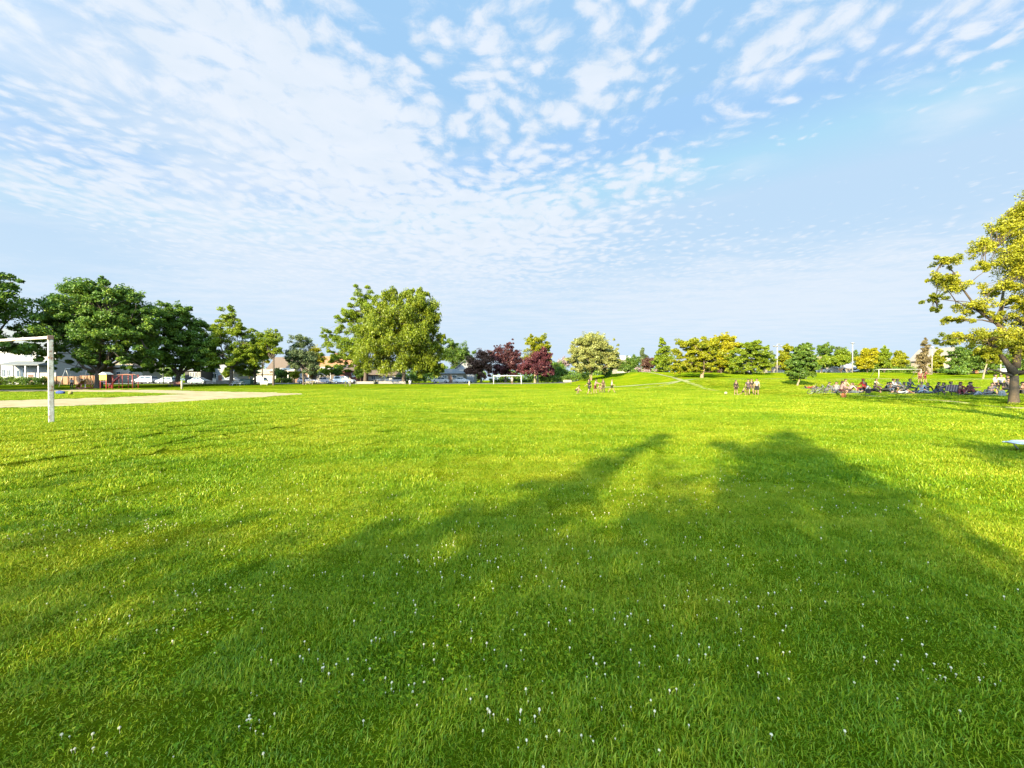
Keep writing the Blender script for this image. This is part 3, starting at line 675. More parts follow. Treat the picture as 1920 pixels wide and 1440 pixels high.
# ---- purple plums and neighbours
GP = 'purple-leaved plum trees behind the far goal'
tree('plum_tree', 'bronze purple plum tree left of the far goal', 902, 108, [(900, 680, 26, 22), (888, 695, 18, 14), (910, 668, 18, 14), (905, 700, 26, 10)], L_BRONZE, 6, 702, size=.34, clumps=90, per=80, crad=.26, group=GP)
tree('plum_tree', 'tallest dark purple plum tree with spiky top, behind the far goal', 948, 112, [(948, 675, 32, 28), (958, 655, 16, 18), (930, 665, 20, 16), (965, 690, 24, 16), (935, 692, 28, 14), (962, 645, 5, 10), (930, 650, 4, 10)], L_PURPLE, 7, 700, size=.34, clumps=130, per=80, crad=.24, group=GP)
tree('plum_tree', 'reddest purple plum tree with a pale trunk, right of the far goal', 1003, 102, [(1006, 680, 32, 24), (1018, 668, 20, 18), (985, 690, 22, 14), (1025, 694, 18, 12), (1005, 697, 34, 9)], leafmat('leaf_plum_red', [(0.0259, 0.0069, 0.0103), (0.0646, 0.0172, 0.0216), (0.1207, 0.0345, 0.0389), (0.1639, 0.0517, 0.0517)], .25), 7, 702, size=.32, clumps=120, per=80, crad=.24, group=GP, bark=BARK_PALE)
tree('ash_tree', 'upright yellow-green tree rising behind the reddest plum tree', 1008, 122, [(1008, 650, 28, 26), (1000, 640, 16, 18), (1020, 655, 16, 24), (1008, 675, 30, 18)], L_GOLDGREEN, 6, 700, size=.36, clumps=100, per=90, crad=.22, up=.2)
tree('shrub', 'dark green bush between the plum trees and the blossoming tree', 1046, 112, [(1045, 692, 16, 16), (1054, 698, 16, 12), (1036, 696, 12, 12)], L_DARK, 4, 706, size=.34, clumps=50, per=70, crad=.35, cat='shrub')
tree('shrub', 'pale pink flowering bush at the left foot of the blossoming tree', 1056, 118, [(1056, 680, 12, 12), (1048, 686, 8, 8)], leafmat('leaf_pink', [(0.24, 0.18, 0.168), (0.33, 0.252, 0.24), (0.396, 0.312, 0.3)], .3), 3, 698, size=.3, clumps=26, per=50, crad=.35, cat='shrub')
tree('hawthorn_tree', 'wide round tree of cream blossom with a forked pale trunk', 1108, 95, [(1110, 655, 46, 32), (1085, 675, 28, 24), (1140, 672, 28, 26), (1112, 680, 50, 20), (1095, 645, 28, 20), (1150, 655, 14, 20), (1110, 632, 22, 10)], L_BLOSSOM, 5, 694, size=.28, clumps=330, per=110, crad=.17, bark=BARK_PALE, stems=2)
tree('shrub', 'dark clipped bush at the right foot of the blossoming tree', 1136, 104, [(1136, 698, 10, 8)], L_DARK, 3, 702, size=.3, clumps=16, per=60, crad=.5, cat='shrub')
tree('shrub', 'broad dark green bush at the crest of the grass mound', 1182, 132, [(1182, 685, 20, 16), (1168, 685, 14, 14), (1190, 678, 12, 12)], L_MID, 5, 696, size=.38, clumps=60, per=80, crad=.32, cat='shrub')
tree('shrub', 'low dark mounded bush left of the copper bush', 1190, 120, [(1189, 697, 9, 5)], L_DARK, 3, 700, size=.3, clumps=12, per=60, crad=.6, cat='shrub')
GPOP = 'far poplars on the skyline'
tree('poplar_tree', 'left of the two slim poplars far behind the copper bush', 1204, 210, [(1204, 672, 4.5, 20)], L_SAGE, 1.5, 700, size=.6, clumps=26, per=60, crad=.5, flat=1.5, group=GPOP)
tree('poplar_tree', 'right and shorter of the two slim poplars far behind the copper bush', 1211, 214, [(1211, 676, 3.5, 17)], L_SAGE, 1.5, 700, size=.6, clumps=22, per=60, crad=.5, flat=1.5, group=GPOP)
tree('shrub', 'domed copper-red bush below the poplars', 1214, 128, [(1214, 684, 13, 14), (1220, 680, 9, 10)], L_BRONZE, 3, 697, size=.36, clumps=44, per=70, crad=.35, cat='shrub')
for i, (a, b, w) in enumerate([(1196, 693, 9), (1212, 696, 8), (1236, 694, 9), (1250, 692, 8)]):
    tree('rose_bush', ['white flowering bush at the left end of the mound border', 'white flowering bush in front of the copper bush', 'pale pink bush under the lime green cone tree', 'pale pink bush right of the lime green cone tree'][i], a, 124 + i, [(a, b, w, 5)], MATS['leaf_pink'], 2, 698, size=.32, clumps=12, per=40, crad=.6, cat='shrub', group='flowering bushes along the mound')
tree('hornbeam_tree', 'bright lime green cone-shaped tree on the mound', 1243, 118, [(1243, 650, 12, 18), (1243, 668, 19, 20), (1243, 684, 22, 14), (1240, 640, 6, 8)], L_LIME, 4, 695, size=.36, clumps=90, per=90, crad=.25, up=.3)
# ---- gold trees
GG = 'golden trees in the middle of the right bank'
tree('locust_tree', 'largest golden tree with a thick leaning trunk, left of the group', 1316, 74, [(1300, 655, 38, 26), (1285, 680, 32, 20), (1330, 670, 36, 24), (1270, 688, 18, 16), (1310, 688, 40, 14), (1320, 645, 30, 16)], L_GOLDGREEN, 10, 690, size=.28, clumps=190, per=110, crad=.2, flat=.5, group=GG, bark=BARK_PALE, lean=4)
tree('locust_tree', 'yellowest golden tree, standing behind the thick leaning trunk', 1352, 92, [(1352, 645, 32, 20), (1370, 650, 22, 20), (1345, 668, 34, 20), (1365, 680, 26, 16)], L_GOLD, 5, 696, size=.32, clumps=130, per=100, crad=.22, flat=.5, group=GG)
tree('locust_tree', 'small low golden tree half hidden at the left of the group', 1286, 96, [(1284, 692, 20, 10), (1276, 686, 12, 10)], L_GOLDGREEN, 4, 702, size=.3, clumps=36, per=80, crad=.35, group=GG)
tree('locust_tree', 'green-gold spreading tree with low boughs, right of the group', 1408, 86, [(1405, 665, 40, 22), (1385, 685, 28, 18), (1430, 680, 26, 18), (1410, 650, 24, 14), (1400, 697, 42, 8)], L_LIME, 6, 700, size=.30, clumps=170, per=110, crad=.2, flat=.5, group=GG)
tree('oak_tree', 'dark crown peeping over the top of the green-gold tree', 1411, 124, [(1410, 652, 14, 12)], L_MID, 4, 690, size=.4, clumps=24, per=70, crad=.4)
# ---- background right of the gold trees
tree('cedar_tree', 'grey-green spindly tree beside the left floodlight', 1447, 116, [(1447, 672, 7, 18), (1444, 660, 4, 8)], L_SAGE, 2.5, 698, size=.34, clumps=30, per=50, crad=.4)
tree('oak_tree', 'rounded olive tree right of the left floodlight', 1476, 108, [(1476, 664, 16, 18), (1470, 680, 16, 18)], L_GOLDGREEN, 4, 698, size=.36, clumps=60, per=90, crad=.28)
tree('maple_tree', 'dark green young maple with a pale slender trunk on the open lawn', 1495, 50, [(1506, 675, 22, 22), (1495, 700, 20, 13), (1515, 690, 18, 16), (1508, 655, 16, 12), (1500, 660, 14, 14), (1522, 700, 12, 10), (1488, 690, 16, 18)], L_MID, 5, 708, size=.22, clumps=220, per=110, crad=.24, flat=.5, bark=BARK_PALE, lean=6)
tree('oak_tree', 'dark tree crown on the skyline behind the low brown roof', 1546, 128, [(1546, 655, 15, 12), (1548, 672, 16, 12)], L_MID, 4, 694, size=.4, clumps=50, per=90, crad=.3)
GS = 'small trees along the back of the right bank'
specs = [(1540, 98, [(1538, 680, 18, 9), (1552, 676, 12, 9)], L_LIME, 'low lime tree with forked trunks below the brown roof'),
         (1577, 100, [(1577, 668, 18, 16), (1568, 678, 16, 10)], L_LIME, 'round light green tree at the right end of the brown roof'),
         (1574, 122, [(1574, 660, 8, 10)], L_SAGE, 'grey-green thin tree top behind the round light green tree'),
         (1626, 98, [(1624, 672, 18, 18), (1630, 660, 12, 12), (1615, 682, 12, 10)], L_GOLD, 'golden tree just right of the middle floodlight'),
         (1644, 108, [(1644, 680, 10, 14)], L_MID, 'narrow green shrub-like tree between golden tree and lime cone'),
         (1658, 100, [(1658, 672, 14, 16), (1658, 658, 7, 10), (1658, 684, 17, 8)], L_LIME, 'lime cone-shaped tree left of the bank goal'),
         (1687, 102, [(1685, 680, 15, 12), (1688, 668, 11, 12)], L_GOLDGREEN, 'rounded gold-green tree above the bank goal crossbar'),
         (1606, 126, [(1604, 664, 5, 8), (1606, 680, 5, 14)], L_MID, 'dark slim tree behind the middle floodlight'),
         (1710, 116, [(1710, 686, 10, 8)], L_SAGE, 'low olive bush behind the right post of the bank goal'),
         (1756, 90, [(1758, 676, 11, 18), (1758, 660, 6, 10), (1756, 690, 11, 9)], L_GOLDGREEN, 'cone-shaped gold-green tree left of the cream gable')]
for (a, y_, el, mt, lb) in specs: tree('park_tree', lb, a, y_, el, mt, 3, 697, size=.34, clumps=64, per=75, crad=.3, group=GS)
tree('cypress_tree', 'tall sparse brown column tree right of the bank goal', 1731, 84, [(1732, 655, 8, 18), (1731, 680, 11, 20), (1733, 640, 5, 8)], L_DRY, 4, 700, size=.28, clumps=64, per=55, crad=.36)
tree('oak_tree', 'dark green tree beside the cream gable, behind the seated crowd', 1815, 86, [(1812, 668, 26, 20), (1835, 675, 24, 20), (1800, 682, 18, 14), (1825, 655, 22, 12), (1850, 690, 24, 12)], L_MID, 6, 700, size=.30, clumps=140, per=100, crad=.24)
tree('oak_tree', 'leaning pale-trunked tree mid lawn left of the big golden tree', 1843, 70, [(1852, 662, 22, 12), (1862, 672, 18, 12)], L_GOLDGREEN, 4, 680, size=.26, clumps=40, per=80, crad=.34, bark=BARK_PALE, lean=8)
tree('oak_tree', 'dark tree mass behind the trunk of the big golden tree', 1895, 92, [(1885, 680, 30, 18), (1920, 675, 40, 24), (1965, 670, 50, 30)], L_DARK, 6, 702, size=.32, clumps=110, per=100, crad=.26)
tree('shrub', 'dark hedge-like bush at the foot of the cream gable', 1790, 84, [(1788, 696, 26, 6), (1806, 694, 12, 7)], L_DARK, 3, 702, size=.28, clumps=36, per=70, crad=.6, cat='shrub')
# ---- big golden tree, right edge
EL = [(1800, 634, 52, 14), (1868, 632, 55, 24), (1930, 642, 62, 36), (1768, 642, 24, 8), (1995, 645, 60, 44), (1850, 655, 40, 12),
      (1768, 490, 30, 16), (1758, 520, 26, 12), (1745, 560, 22, 12), (1790, 530, 32, 22), (1826, 575, 30, 20), (1800, 598, 34, 12), (1868, 590, 30, 12), (1750, 580, 20, 8),
      (1846, 462, 36, 20), (1880, 430, 32, 22), (1908, 400, 30, 26), (1905, 490, 48, 42), (1950, 430, 60, 60), (1876, 540, 38, 18), (1905, 566, 40, 16), (1985, 520, 75, 90), (1960, 590, 60, 30), (1965, 370, 50, 40), (1840, 500, 20, 14)]
LB = [[(1902, 700, 20), (1890, 684, 11), (1870, 658, 8), (1850, 640, 5), (1815, 634, 3), (1775, 640, 1.5)],
      [(1904, 690, 15), (1908, 655, 13), (1895, 632, 10), (1866, 606, 7), (1835, 585, 5), (1805, 545, 3.6), (1788, 515, 2.4), (1770, 490, 1.2)],
      [(1908, 660, 12), (1925, 615, 11), (1935, 560, 9), (1915, 515, 6), (1895, 480, 4), (1865, 465, 2), (1845, 460, 1.2)],
      [(1908, 670, 12), (1950, 620, 9, 60), (1990, 560, 7, 90), (2010, 500, 4, 100)],
      [(1935, 560, 8), (1950, 490, 6), (1945, 430, 4), (1920, 400, 2), (1905, 385, 1)],
      [(1900, 706, 7), (1884, 700, 5), (1866, 694, 3.6), (1850, 693, 2)],
      [(1866, 606, 4.5), (1840, 600, 3), (1800, 600, 1.5)], [(1835, 585, 3), (1790, 565, 2), (1750, 560, 1)],
      [(1908, 700, 11), (1935, 690, 8, -40), (1975, 670, 5, -80), (2010, 650, 3, -90)], [(1895, 632, 7), (1900, 600, 5, -40), (1885, 550, 3, -70), (1870, 540, 1.5, -80)]]
tree('locust_tree', 'big golden honey locust with a stout grooved trunk at the right edge', 1902, 22.6, EL, leafmat('leaf_locust', [(.12, .15, .010), (.25, .265, .016), (.36, .35, .022), (.46, .43, .03)], .48), 25, 704, size=.095, clumps=1050, per=62, crad=.27, flat=.75, up=.35, limbs=LB, depth=1.0, shell=.1, twigs=.75, bark=plain('locust_bark', (.095, .068, .038), .95, var=.7, scale=9, bump=1.0))
# ---- trees behind the photographer: they throw the long shade over the near turf
def shade_tree(label, tips, base, mat, rtrunk, seed, size=.22, per=150, dens=1.35):
    """tips: (ground x, ground y of the shadow, height of that bough, radius)"""
    r = np.random.default_rng(seed); k = 1 / math.tan(SUN_EL); bz = hz(*base)
    root = thing('shade_tree', label, 'tree', (base[0], base[1], bz), 0, 'trees behind the photographer')
    LV = []; mb = MB(); top = max(t[2] for t in tips)
    mb.tube([(0, 0, -.2), (0, 0, 0), (.1, .05, top * .3), (0, .1, top * .62)], [rtrunk * 1.4, rtrunk * 1.15, rtrunk * .9, rtrunk * .5], 9)
    for (sx, sy, z, rad) in tips:
        c = np.array([sx - SHD[0] * k * z - base[0], sy - SHD[1] * k * z - base[1], z - bz])
        limb(mb, (0, 0, top * r.uniform(.25, .5)), c, rtrunk * .4, .03, r, .05)
        for i in range(max(6, int(20 * rad))):
            LV.append(leaves(r, c + r.normal(0, rad * .42, 3), rad * .30 + .1, .8, max(2, round(10 * dens)), size, .4))
    mb.build('trunk', BARK, root, True); V = np.concatenate(LV); link('crown', np_mesh('crown', V, np.arange(len(V)).reshape(-1, 4)), mat, root)
def S(px, py, z, rad): g_ = ground_at(px, py); return (g_[0], g_[1], z, rad)
def rows(spec, zf, k=1.0):
    """(ground y, x from, x to, blob radius) rows of shade -> boughs"""
    o = []
    for (gy, x0, x1, rad) in spec:
        n = max(1, int(round((x1 - x0) / (rad * .95)))); 
        for q in range(n): o.append((x0 + rad * .6 + (x1 - x0 - rad * 1.2) * (q / (n - 1) if n > 1 else .5), gy, zf(gy), rad))
    return o
T1 = rows([(11.6, 8.1, 8.7, .42), (10.6, 7.2, 8.1, .5), (9.6, 5.1, 5.7, .35), (9.7, 6.4, 7.7, .55), (8.7, 5.0, 7.2, .65), (7.6, 4.3, 6.7, .7), (6.5, 3.45, 6.1, .7), (5.6, 2.7, 5.7, .75), (4.6, 1.7, 5.2, .85), (3.7, .2, 4.6, .95), (2.8, -.4, 4.1, 1.0), (1.9, -.9, 3.6, 1.0), (1.0, -1.2, 3.1, 1.1), (.1, -1.4, 2.6, 1.1)], lambda y: 6.8 + .52 * y)
shade_tree('tall spired tree behind the photographer, shading the right of the near turf', T1, (4.6 - SHD[0] * 23, 5.2 - SHD[1] * 23), L_MID, .38, 5, dens=.68)
T2 = [(4.4, 11.1, 13.6, .24), (3.9, 10.4, 13.3, .27), (3.4, 9.7, 12.9, .29), (2.9, 9.0, 12.5, .31), (2.4, 8.3, 12.1, .33), (1.95, 7.6, 11.7, .35), (1.5, 6.95, 11.3, .37), (1.1, 6.35, 10.9, .4), (.6, 5.6, 10.4, .46), (.05, 4.9, 9.9, .55), (-.6, 4.1, 9.3, .65), (-1.1, 3.3, 8.8, .8), (-1.5, 2.4, 8.3, 1.0), (-1.9, 1.5, 7.9, 1.1)]
shade_tree('slender spire-topped tree behind the photographer, shading a long finger of turf', T2, (0.2 - SHD[0] * 24, 3.6 - SHD[1] * 24), L_MID, .26, 6, dens=.85)
T3 = [(-3.0, 2.2, 8.5, 1.2), (-2.3, 1.7, 8.3, 1.1), (-3.6, 1.1, 8.0, 1.3), (-2.2, .8, 7.8, 1.3), (-4.6, 1.8, 8.4, 1.2), (-1.8, 2.9, 8.8, 1.0), (-3.2, 3.3, 9.2, 1.0), (-4.6, 3.0, 9.0, 1.0), (-5.8, 2.4, 9, 1.1), (-6.6, 3.6, 9.6, .9), (-5.2, 4.4, 10.0, .7), (-8.2, 5.4, 10.6, .8), (-6.8, 6.6, 11.2, .6)]
shade_tree('thin spreading tree behind the photographer, lightly shading the left turf', T3, (-4.8 - SHD[0] * 21, 3.0 - SHD[1] * 21), L_MID, .3, 8, dens=.5)
T4 = [S(1860, 850, 8.6, .6), S(1910, 856, 8.2, .9), (13.6, 8.4, 7.6, 1.2), (12.6, 7.4, 7.2, 1.0)]
shade_tree('narrow tree behind the photographer, shading the turf by the silver lounger', T4, (12.8 - SHD[0] * 18, 8.0 - SHD[1] * 18), L_MID, .2, 9, per=120)
T5 = []
for (px_, gy) in [(1600, 33.0), (1650, 31.5), (1755, 28.6), (1810, 27.0), (1860, 25.2), (1630, 34.2)]:
    T5.append(((px_ - 960) / F * gy, gy, 14.5, 1.45))
shade_tree('tree out of view on the right, shading the bank before the crowd', T5, (15.5, 6.0), L_MID, .35, 12, dens=1.2)
# ---- big neighbours out of the picture on the left, whose shade lies on the maples
tree('maple_tree', 'huge dark maple out of view to the left, shading the largest maple', -330, 46, [(-330, 570, 125, 80), (-330, 620, 140, 60), (-330, 500, 80, 45)], L_DARK, 28, 660, size=.45, clumps=150, per=70, crad=.25, group=G_L)
tree('maple_tree', 'huge dark maple out of view beyond the left edge tree', -560, 50, [(-560, 570, 115, 80), (-560, 620, 130, 60), (-560, 500, 70, 45)], L_DARK, 28, 660, size=.45, clumps=130, per=70, crad=.25, group=G_L)
# ---- far wood closing the horizon
def far_wood():
    r = np.random.default_rng(41); LV = []
    for i in range(210):
        px = r.uniform(-500, 2450); Y = r.uniform(165, 240); s = Y / F; x, y, z = at(px, Y)
        top = 694 - r.uniform(0, 9) - (4 if px < 900 else 0); hgt = max(2.5, CAMH - (top - HZ) * s - z)
        for k in range(10):
            w = 4.5
            c = np.array([x + r.normal(0, w * .6), y + r.normal(0, 2), z + hgt * r.uniform(.15, .85)]); LV.append(leaves(r, c, w * .55, .7, 42, 1.0, .4))
    V = np.concatenate(LV); o = link('distant_trees', np_mesh('distant_trees', V, np.arange(len(V)).reshape(-1, 4)), L_MID)
    tag(o, 'low far-off wood closing the horizon behind the houses', 'trees', kind='stuff')
far_wood()
# ------------------------------------------------------------------ skin-grown figures
def skin_mesh(name, verts, edges, radii, root=0, sub=1):
    me = bpy.data.meshes.new(name); me.from_pydata([tuple(v) for v in verts], edges, [])
    o = bpy.data.objects.new(name, me); COL.objects.link(o)
    o.modifiers.new('skin', 'SKIN'); sk = me.skin_vertices[0].data
    for i, q in enumerate(radii):
        sk[i].radius = q if hasattr(q, '__len__') else (q, q); sk[i].use_root = (i == root)
    if sub: sb = o.modifiers.new('sub', 'SUBSURF'); sb.levels = sub; sb.render_levels = sub
    dg = bpy.context.evaluated_depsgraph_get(); ev = o.evaluated_get(dg)
    res = bpy.data.meshes.new_from_object(ev, preserve_all_data_layers=False, depsgraph=dg)
    bpy.data.objects.remove(o); bpy.data.meshes.remove(me)
    res.name = name; res.polygons.foreach_set('use_smooth', np.ones(len(res.polygons), dtype=bool))
    return res

def skel(pose):
    """joint positions of a 1.72 m figure facing -Y; angles in degrees, forward positive"""
    g = lambda k, d=0.0: R(pose.get(k, d))
    J = {}
    tp = g('torso'); up = Vector((0, -math.sin(tp), math.cos(tp))); fw = Vector((0, -math.cos(tp), -math.sin(tp)))
    pel = Vector((0, 0, .93)); J['pel'] = pel; J['waist'] = pel + up * .17; J['chest'] = pel + up * .36; J['neck'] = pel + up * .53
    hp = tp + g('head'); hu = Vector((0, -math.sin(hp), math.cos(hp))); hf = Vector((0, -math.cos(hp), -math.sin(hp)))
    J['chin'] = J['neck'] + hu * .075 + hf * .015; J['skull'] = J['neck'] + hu * .165 + hf * .012; J['crown'] = J['neck'] + hu * .235
    J['nose'] = J['skull'] + hf * .112 - hu * .035; J['hf'] = hf; J['hu'] = hu
    for s, n in ((1, 'L'), (-1, 'R')):
        sh = J['neck'] - up * .07 + Vector((s * .175, 0, 0)); J['sh' + n] = sh
        a = g('arm' + n, 3); b = a + g('elb' + n, 12); sp = math.sin(g('spread' + n, 12))
        ua = Vector((s * sp, -math.sin(a) * math.cos(sp), -math.cos(a))).normalized(); fa = Vector((s * sp * .3, -math.sin(b), -math.cos(b))).normalized()
        J['el' + n] = sh + ua * .285; J['wr' + n] = J['el' + n] + fa * .25; J['pa' + n] = J['wr' + n] + fa * .075
        side = fa.cross(Vector((s, 0, 0))).normalized() if abs(fa.x) < .98 else Vector((0, -1, 0))
        J['fd' + n] = fa; J['fs' + n] = side
        h = pel + Vector((s * .095, 0, -.03)); J['hip' + n] = h
        t = g('thigh' + n); k = t - g('knee' + n); ab = math.sin(g('open' + n, 3))
        td = Vector((s * ab, -math.sin(t), -math.cos(t))).normalized(); kd = Vector((s * ab * .2, -math.sin(k), -math.cos(k))).normalized()
        J['kn' + n] = h + td * .43; J['an' + n] = J['kn' + n] + kd * .42
        f = k + R(78) + g('foot' + n); J['to' + n] = J['an' + n] + Vector((s * .01, -math.sin(f), -math.cos(f))) * .17
        J['he' + n] = J['an' + n] + kd * .05
    rl = g('roll')
    if rl:
        M = Matrix.Rotation(rl, 3, 'X')
        for k in J: J[k] = M @ J[k]
    pts = [J[k] for k in J if not k.startswith(('fd', 'fs', 'hf', 'hu'))]
    rad = {'pel': .10, 'waist': .10, 'chest': .10}
    lo = min(J[k].z - rad.get(k, .045) for k in J if not k.startswith(('fd', 'fs', 'hf', 'hu')))
    sh = Vector((0, 0, -lo)) - Vector((J['pel'].x, J['pel'].y, 0))
    for k in J:
        if not k.startswith(('fd', 'fs', 'hf', 'hu')): J[k] = J[k] + sh
    return J

SKIN = plain('skin', (.31, .18, .11), .55, var=.08); SKIN2 = plain('skin_tan', (.33, .19, .12), .55, var=.08)
def cloth(c):
    c = [x * .58 for x in c]; return plain('cloth_%02d_%02d_%02d' % tuple(int(x * 100) for x in c), c, .85, var=.12, scale=9)
BODY = {}
def person(label, px, Y, pose, face, shirt, legs, hair, skin=SKIN, shoes=(.05, .05, .05), scale=1.0, long_hair=False, bare=('fore',), legs_len='long', group=None, z=0.0, skirt=False):
    """face: heading in degrees, 0 looks at the camera, 90 looks to the right of the photo"""
    x, y, zz = at(px, Y)
    root = thing('person', label, 'person', (x, y, zz + z), R(face), group); root.scale = (scale,) * 3
    J = skel(pose); V = []; E = []; Rd = []
    def a(p, r, par=None):
        V.append(p); Rd.append(r)
        if par is not None: E.append((par, len(V) - 1))
        return len(V) - 1
    p = a(J['pel'], (.135, .10)); w = a(J['waist'], (.125, .09), p); c = a(J['chest'], (.15, .105), w); n = a(J['neck'], .055, c)
    ch = a(J['chin'], (.062, .07), n); s = a(J['skull'], (.078, .095), ch); a(J['crown'], (.055, .065), s); a(J['nose'], .014, s)
    for sd in ((J['hu'].cross(J['hf'])), -(J['hu'].cross(J['hf']))): a(J['skull'] + sd * .086 - J['hu'] * .02, (.012, .02), s)
    for q in 'LR':
        u = a(J['sh' + q], .055, c); e = a(J['el' + q], .042, u); wr = a(J['wr' + q], .027, e); pa = a(J['pa' + q], (.036, .02), wr)
        d, sd = J['fd' + q], J['fs' + q]
        for i, (o, L) in enumerate([(-.027, .062), (-.009, .078), (.009, .072), (.027, .055)]):
            k1 = a(J['pa' + q] + d * (L * .55) + sd * o, .0085, pa); a(J['pa' + q] + d * (L * .95) + sd * o * 1.05 + Vector((0, 0, -.008)), .0075, k1)
        t1 = a(J['wr' + q] + d * .045 + sd * -.042, .010, wr); a(J['wr' + q] + d * .085 + sd * -.056, .0085, t1)
        h = a(J['hip' + q], .085, p); kn = a(J['kn' + q], .058, h); an = a(J['an' + q], .036, kn); a(J['he' + q], .034, an); a(J['to' + q], (.036, .022), an)
    link('body', skin_mesh('body', V, E, Rd), skin, root)
    # shirt
    V, E, Rd = [], [], []
    p = a(J['pel'] * 1.12 - J['waist'] * .12, (.155, .122)); w = a(J['waist'], (.142, .108), p); c = a(J['chest'], (.165, .122), w); a(J['neck'] * .8 + J['chest'] * .2, (.075, .07), c)
    for q in 'LR':
        u = a(J['sh' + q], .070, c); t = 1.0 if 'fore' not in bare else .85
        e = a(J['sh' + q].lerp(J['el' + q], t), .058, u)
        if 'fore' not in bare: a(J['el' + q].lerp(J['wr' + q], .85), .040, e)
    link('shirt', skin_mesh('shirt', V, E, Rd), cloth(shirt), root)
    V, E, Rd = [], [], []
    p = a(J['pel'] + (J['waist'] - J['pel']) * .2, (.148, .115))
    for q in 'LR':
        h = a(J['hip' + q], .105, p); tk = {'long': 1, 'knee': .98, 'short': .80}[legs_len]
        k = a(J['hip' + q].lerp(J['kn' + q], tk), .078 if not skirt else .13, h)
        if legs_len == 'long': a(J['kn' + q].lerp(J['an' + q], .9), .055, k)
    link('skirt' if skirt else ('trousers' if legs_len == 'long' else 'shorts'), skin_mesh('trousers', V, E, Rd), cloth(legs), root)
    V, E, Rd = [], [], []
    b = a(J['skull'] - J['hf'] * .018 + J['hu'] * .012, (.089, .100)); a(J['crown'] + J['hu'] * .006 - J['hf'] * .01, (.066, .076), b)
    l = a(J['chin'] - J['hf'] * .05 + J['hu'] * .02, (.07, .04), b)
    if long_hair: a(J['chest'] * .45 + J['neck'] * .55 - J['hf'] * .11, (.075, .03), l)
    link('hair', skin_mesh('hair', V, E, Rd), cloth(hair), root)
    for q in 'LR':
        V, E, Rd = [], [], []
        b = a(J['he' + q], .042); m_ = a(J['an' + q].lerp(J['to' + q], .45) + (J['he' + q] - J['an' + q]) * .35, (.045, .034), b); a(J['to' + q] + (J['to' + q] - J['an' + q]) * .12, (.040, .026), m_)
        link('shoe', skin_mesh('shoe', V, E, Rd), cloth(shoes), root)
    return root

STAND = dict(armL=4, armR=-2, elbL=14, elbR=20, thighL=3, thighR=-4, kneeR=4)
WALK = dict(torso=4, thighL=26, kneeL=8, thighR=-22, kneeR=18, armL=-25, armR=22, elbL=20, elbR=35, footR=-10)
RUN = dict(torso=22, thighL=55, kneeL=60, thighR=-28, kneeR=40, armL=-45, armR=40, elbL=85, elbR=85)
REACH = dict(torso=12, armL=60, armR=45, elbL=20, elbR=40, thighL=12, thighR=-10, kneeL=12)
SIT = dict(torso=-8, head=12, thighL=84, thighR=80, kneeL=18, kneeR=10, armL=-22, armR=-28, elbL=6, elbR=6, spreadL=22, spreadR=24)
KNEES = dict(torso=18, head=6, thighL=122, thighR=116, kneeL=92, kneeR=88, armL=60, armR=58, elbL=35, elbR=30)
CROSS = dict(torso=10, thighL=82, thighR=82, kneeL=112, kneeR=118, openL=42, openR=42, armL=28, armR=36, elbL=50, elbR=45)
LIE = dict(roll=-84, head=22, thighL=8, thighR=34, kneeR=62, armL=10, armR=24, spreadL=28, spreadR=30, elbL=30)
RECL = dict(torso=-48, head=38, thighL=78, thighR=100, kneeL=4, kneeR=62, armL=-38, armR=-44, elbL=20, elbR=15, spreadL=26, spreadR=22)
PRONE = dict(roll=80, head=-50, thighL=4, thighR=8, kneeL=50, kneeR=20, armL=70, armR=72, elbL=60, elbR=60)
CROUCH = dict(torso=48, head=-25, thighL=95, thighR=80, kneeL=115, kneeR=120, armL=30, armR=40, elbL=20)

GA = 'people playing ball in the middle of the field'
person('woman in a black dress with dark hair, mid-stride on the open grass', 1105, 42.5, WALK, -60, (.02, .02, .022), (.02, .02, .02), (.03, .022, .018), shoes=(.03, .03, .03), long_hair=True, legs_len='short', skirt=True, group=GA)
person('person in a pink top and dark red shorts, just right of the woman in black', 1116, 47, REACH, 60, (.62, .34, .36), (.20, .03, .03), (.06, .035, .02), legs_len='knee', group=GA)
person('crouching child with dark shorts, far left of the ball players', 1080, 45, CROUCH, 60, (.58, .50, .25), (.07, .05, .02), (.07, .05, .03), scale=.85, legs_len='short', shoes=(.5, .46, .3), group=GA)
person('thin person in brown clothes, between the pink top and the white shirt', 1131, 50, STAND, 20, (.16, .10, .05), (.17, .11, .06), (.05, .035, .02), group=GA)
person('person in a pale yellow top bending beside the thin person in brown', 1126, 51, CROUCH, -30, (.62, .52, .22), (.55, .46, .22), (.22, .15, .07), scale=.9, legs_len='short', group=GA)
person('person in a white shirt and dark shorts, far right of the ball players', 1147, 49, WALK, 70, (.75, .72, .55), (.05, .055, .02), (.35, .25, .12), legs_len='short', group=GA)
GB = 'people standing on the right of the field'
person('slim bare-legged person in dark brown, leftmost of the standing four', 1380, 42, STAND, 0, (.045, .02, .015), (.045, .02, .015), (.02, .015, .012), legs_len='short', shoes=(.55, .45, .25), bare=(), scale=.93, group=GB)
person('person in a dark purple patterned top walking, left one of the close pair', 1403, 41, WALK, -35, (.10, .06, .09), (.07, .05, .06), (.05, .04, .025), legs_len='short', group=GB)
person('person in dark brown clothes close behind the purple top', 1409, 42.5, WALK, -20, (.05, .04, .025), (.10, .07, .05), (.06, .045, .03), legs_len='short', shoes=(.03, .03, .025), group=GB)
person('tall dark-haired person in pale top and black skirt, rightmost of the standing four', 1419, 41, STAND, -25, (.55, .52, .44), (.03, .033, .025), (.045, .035, .015), long_hair=True, legs_len='knee', skirt=True, shoes=(.03, .03, .02), group=GB)
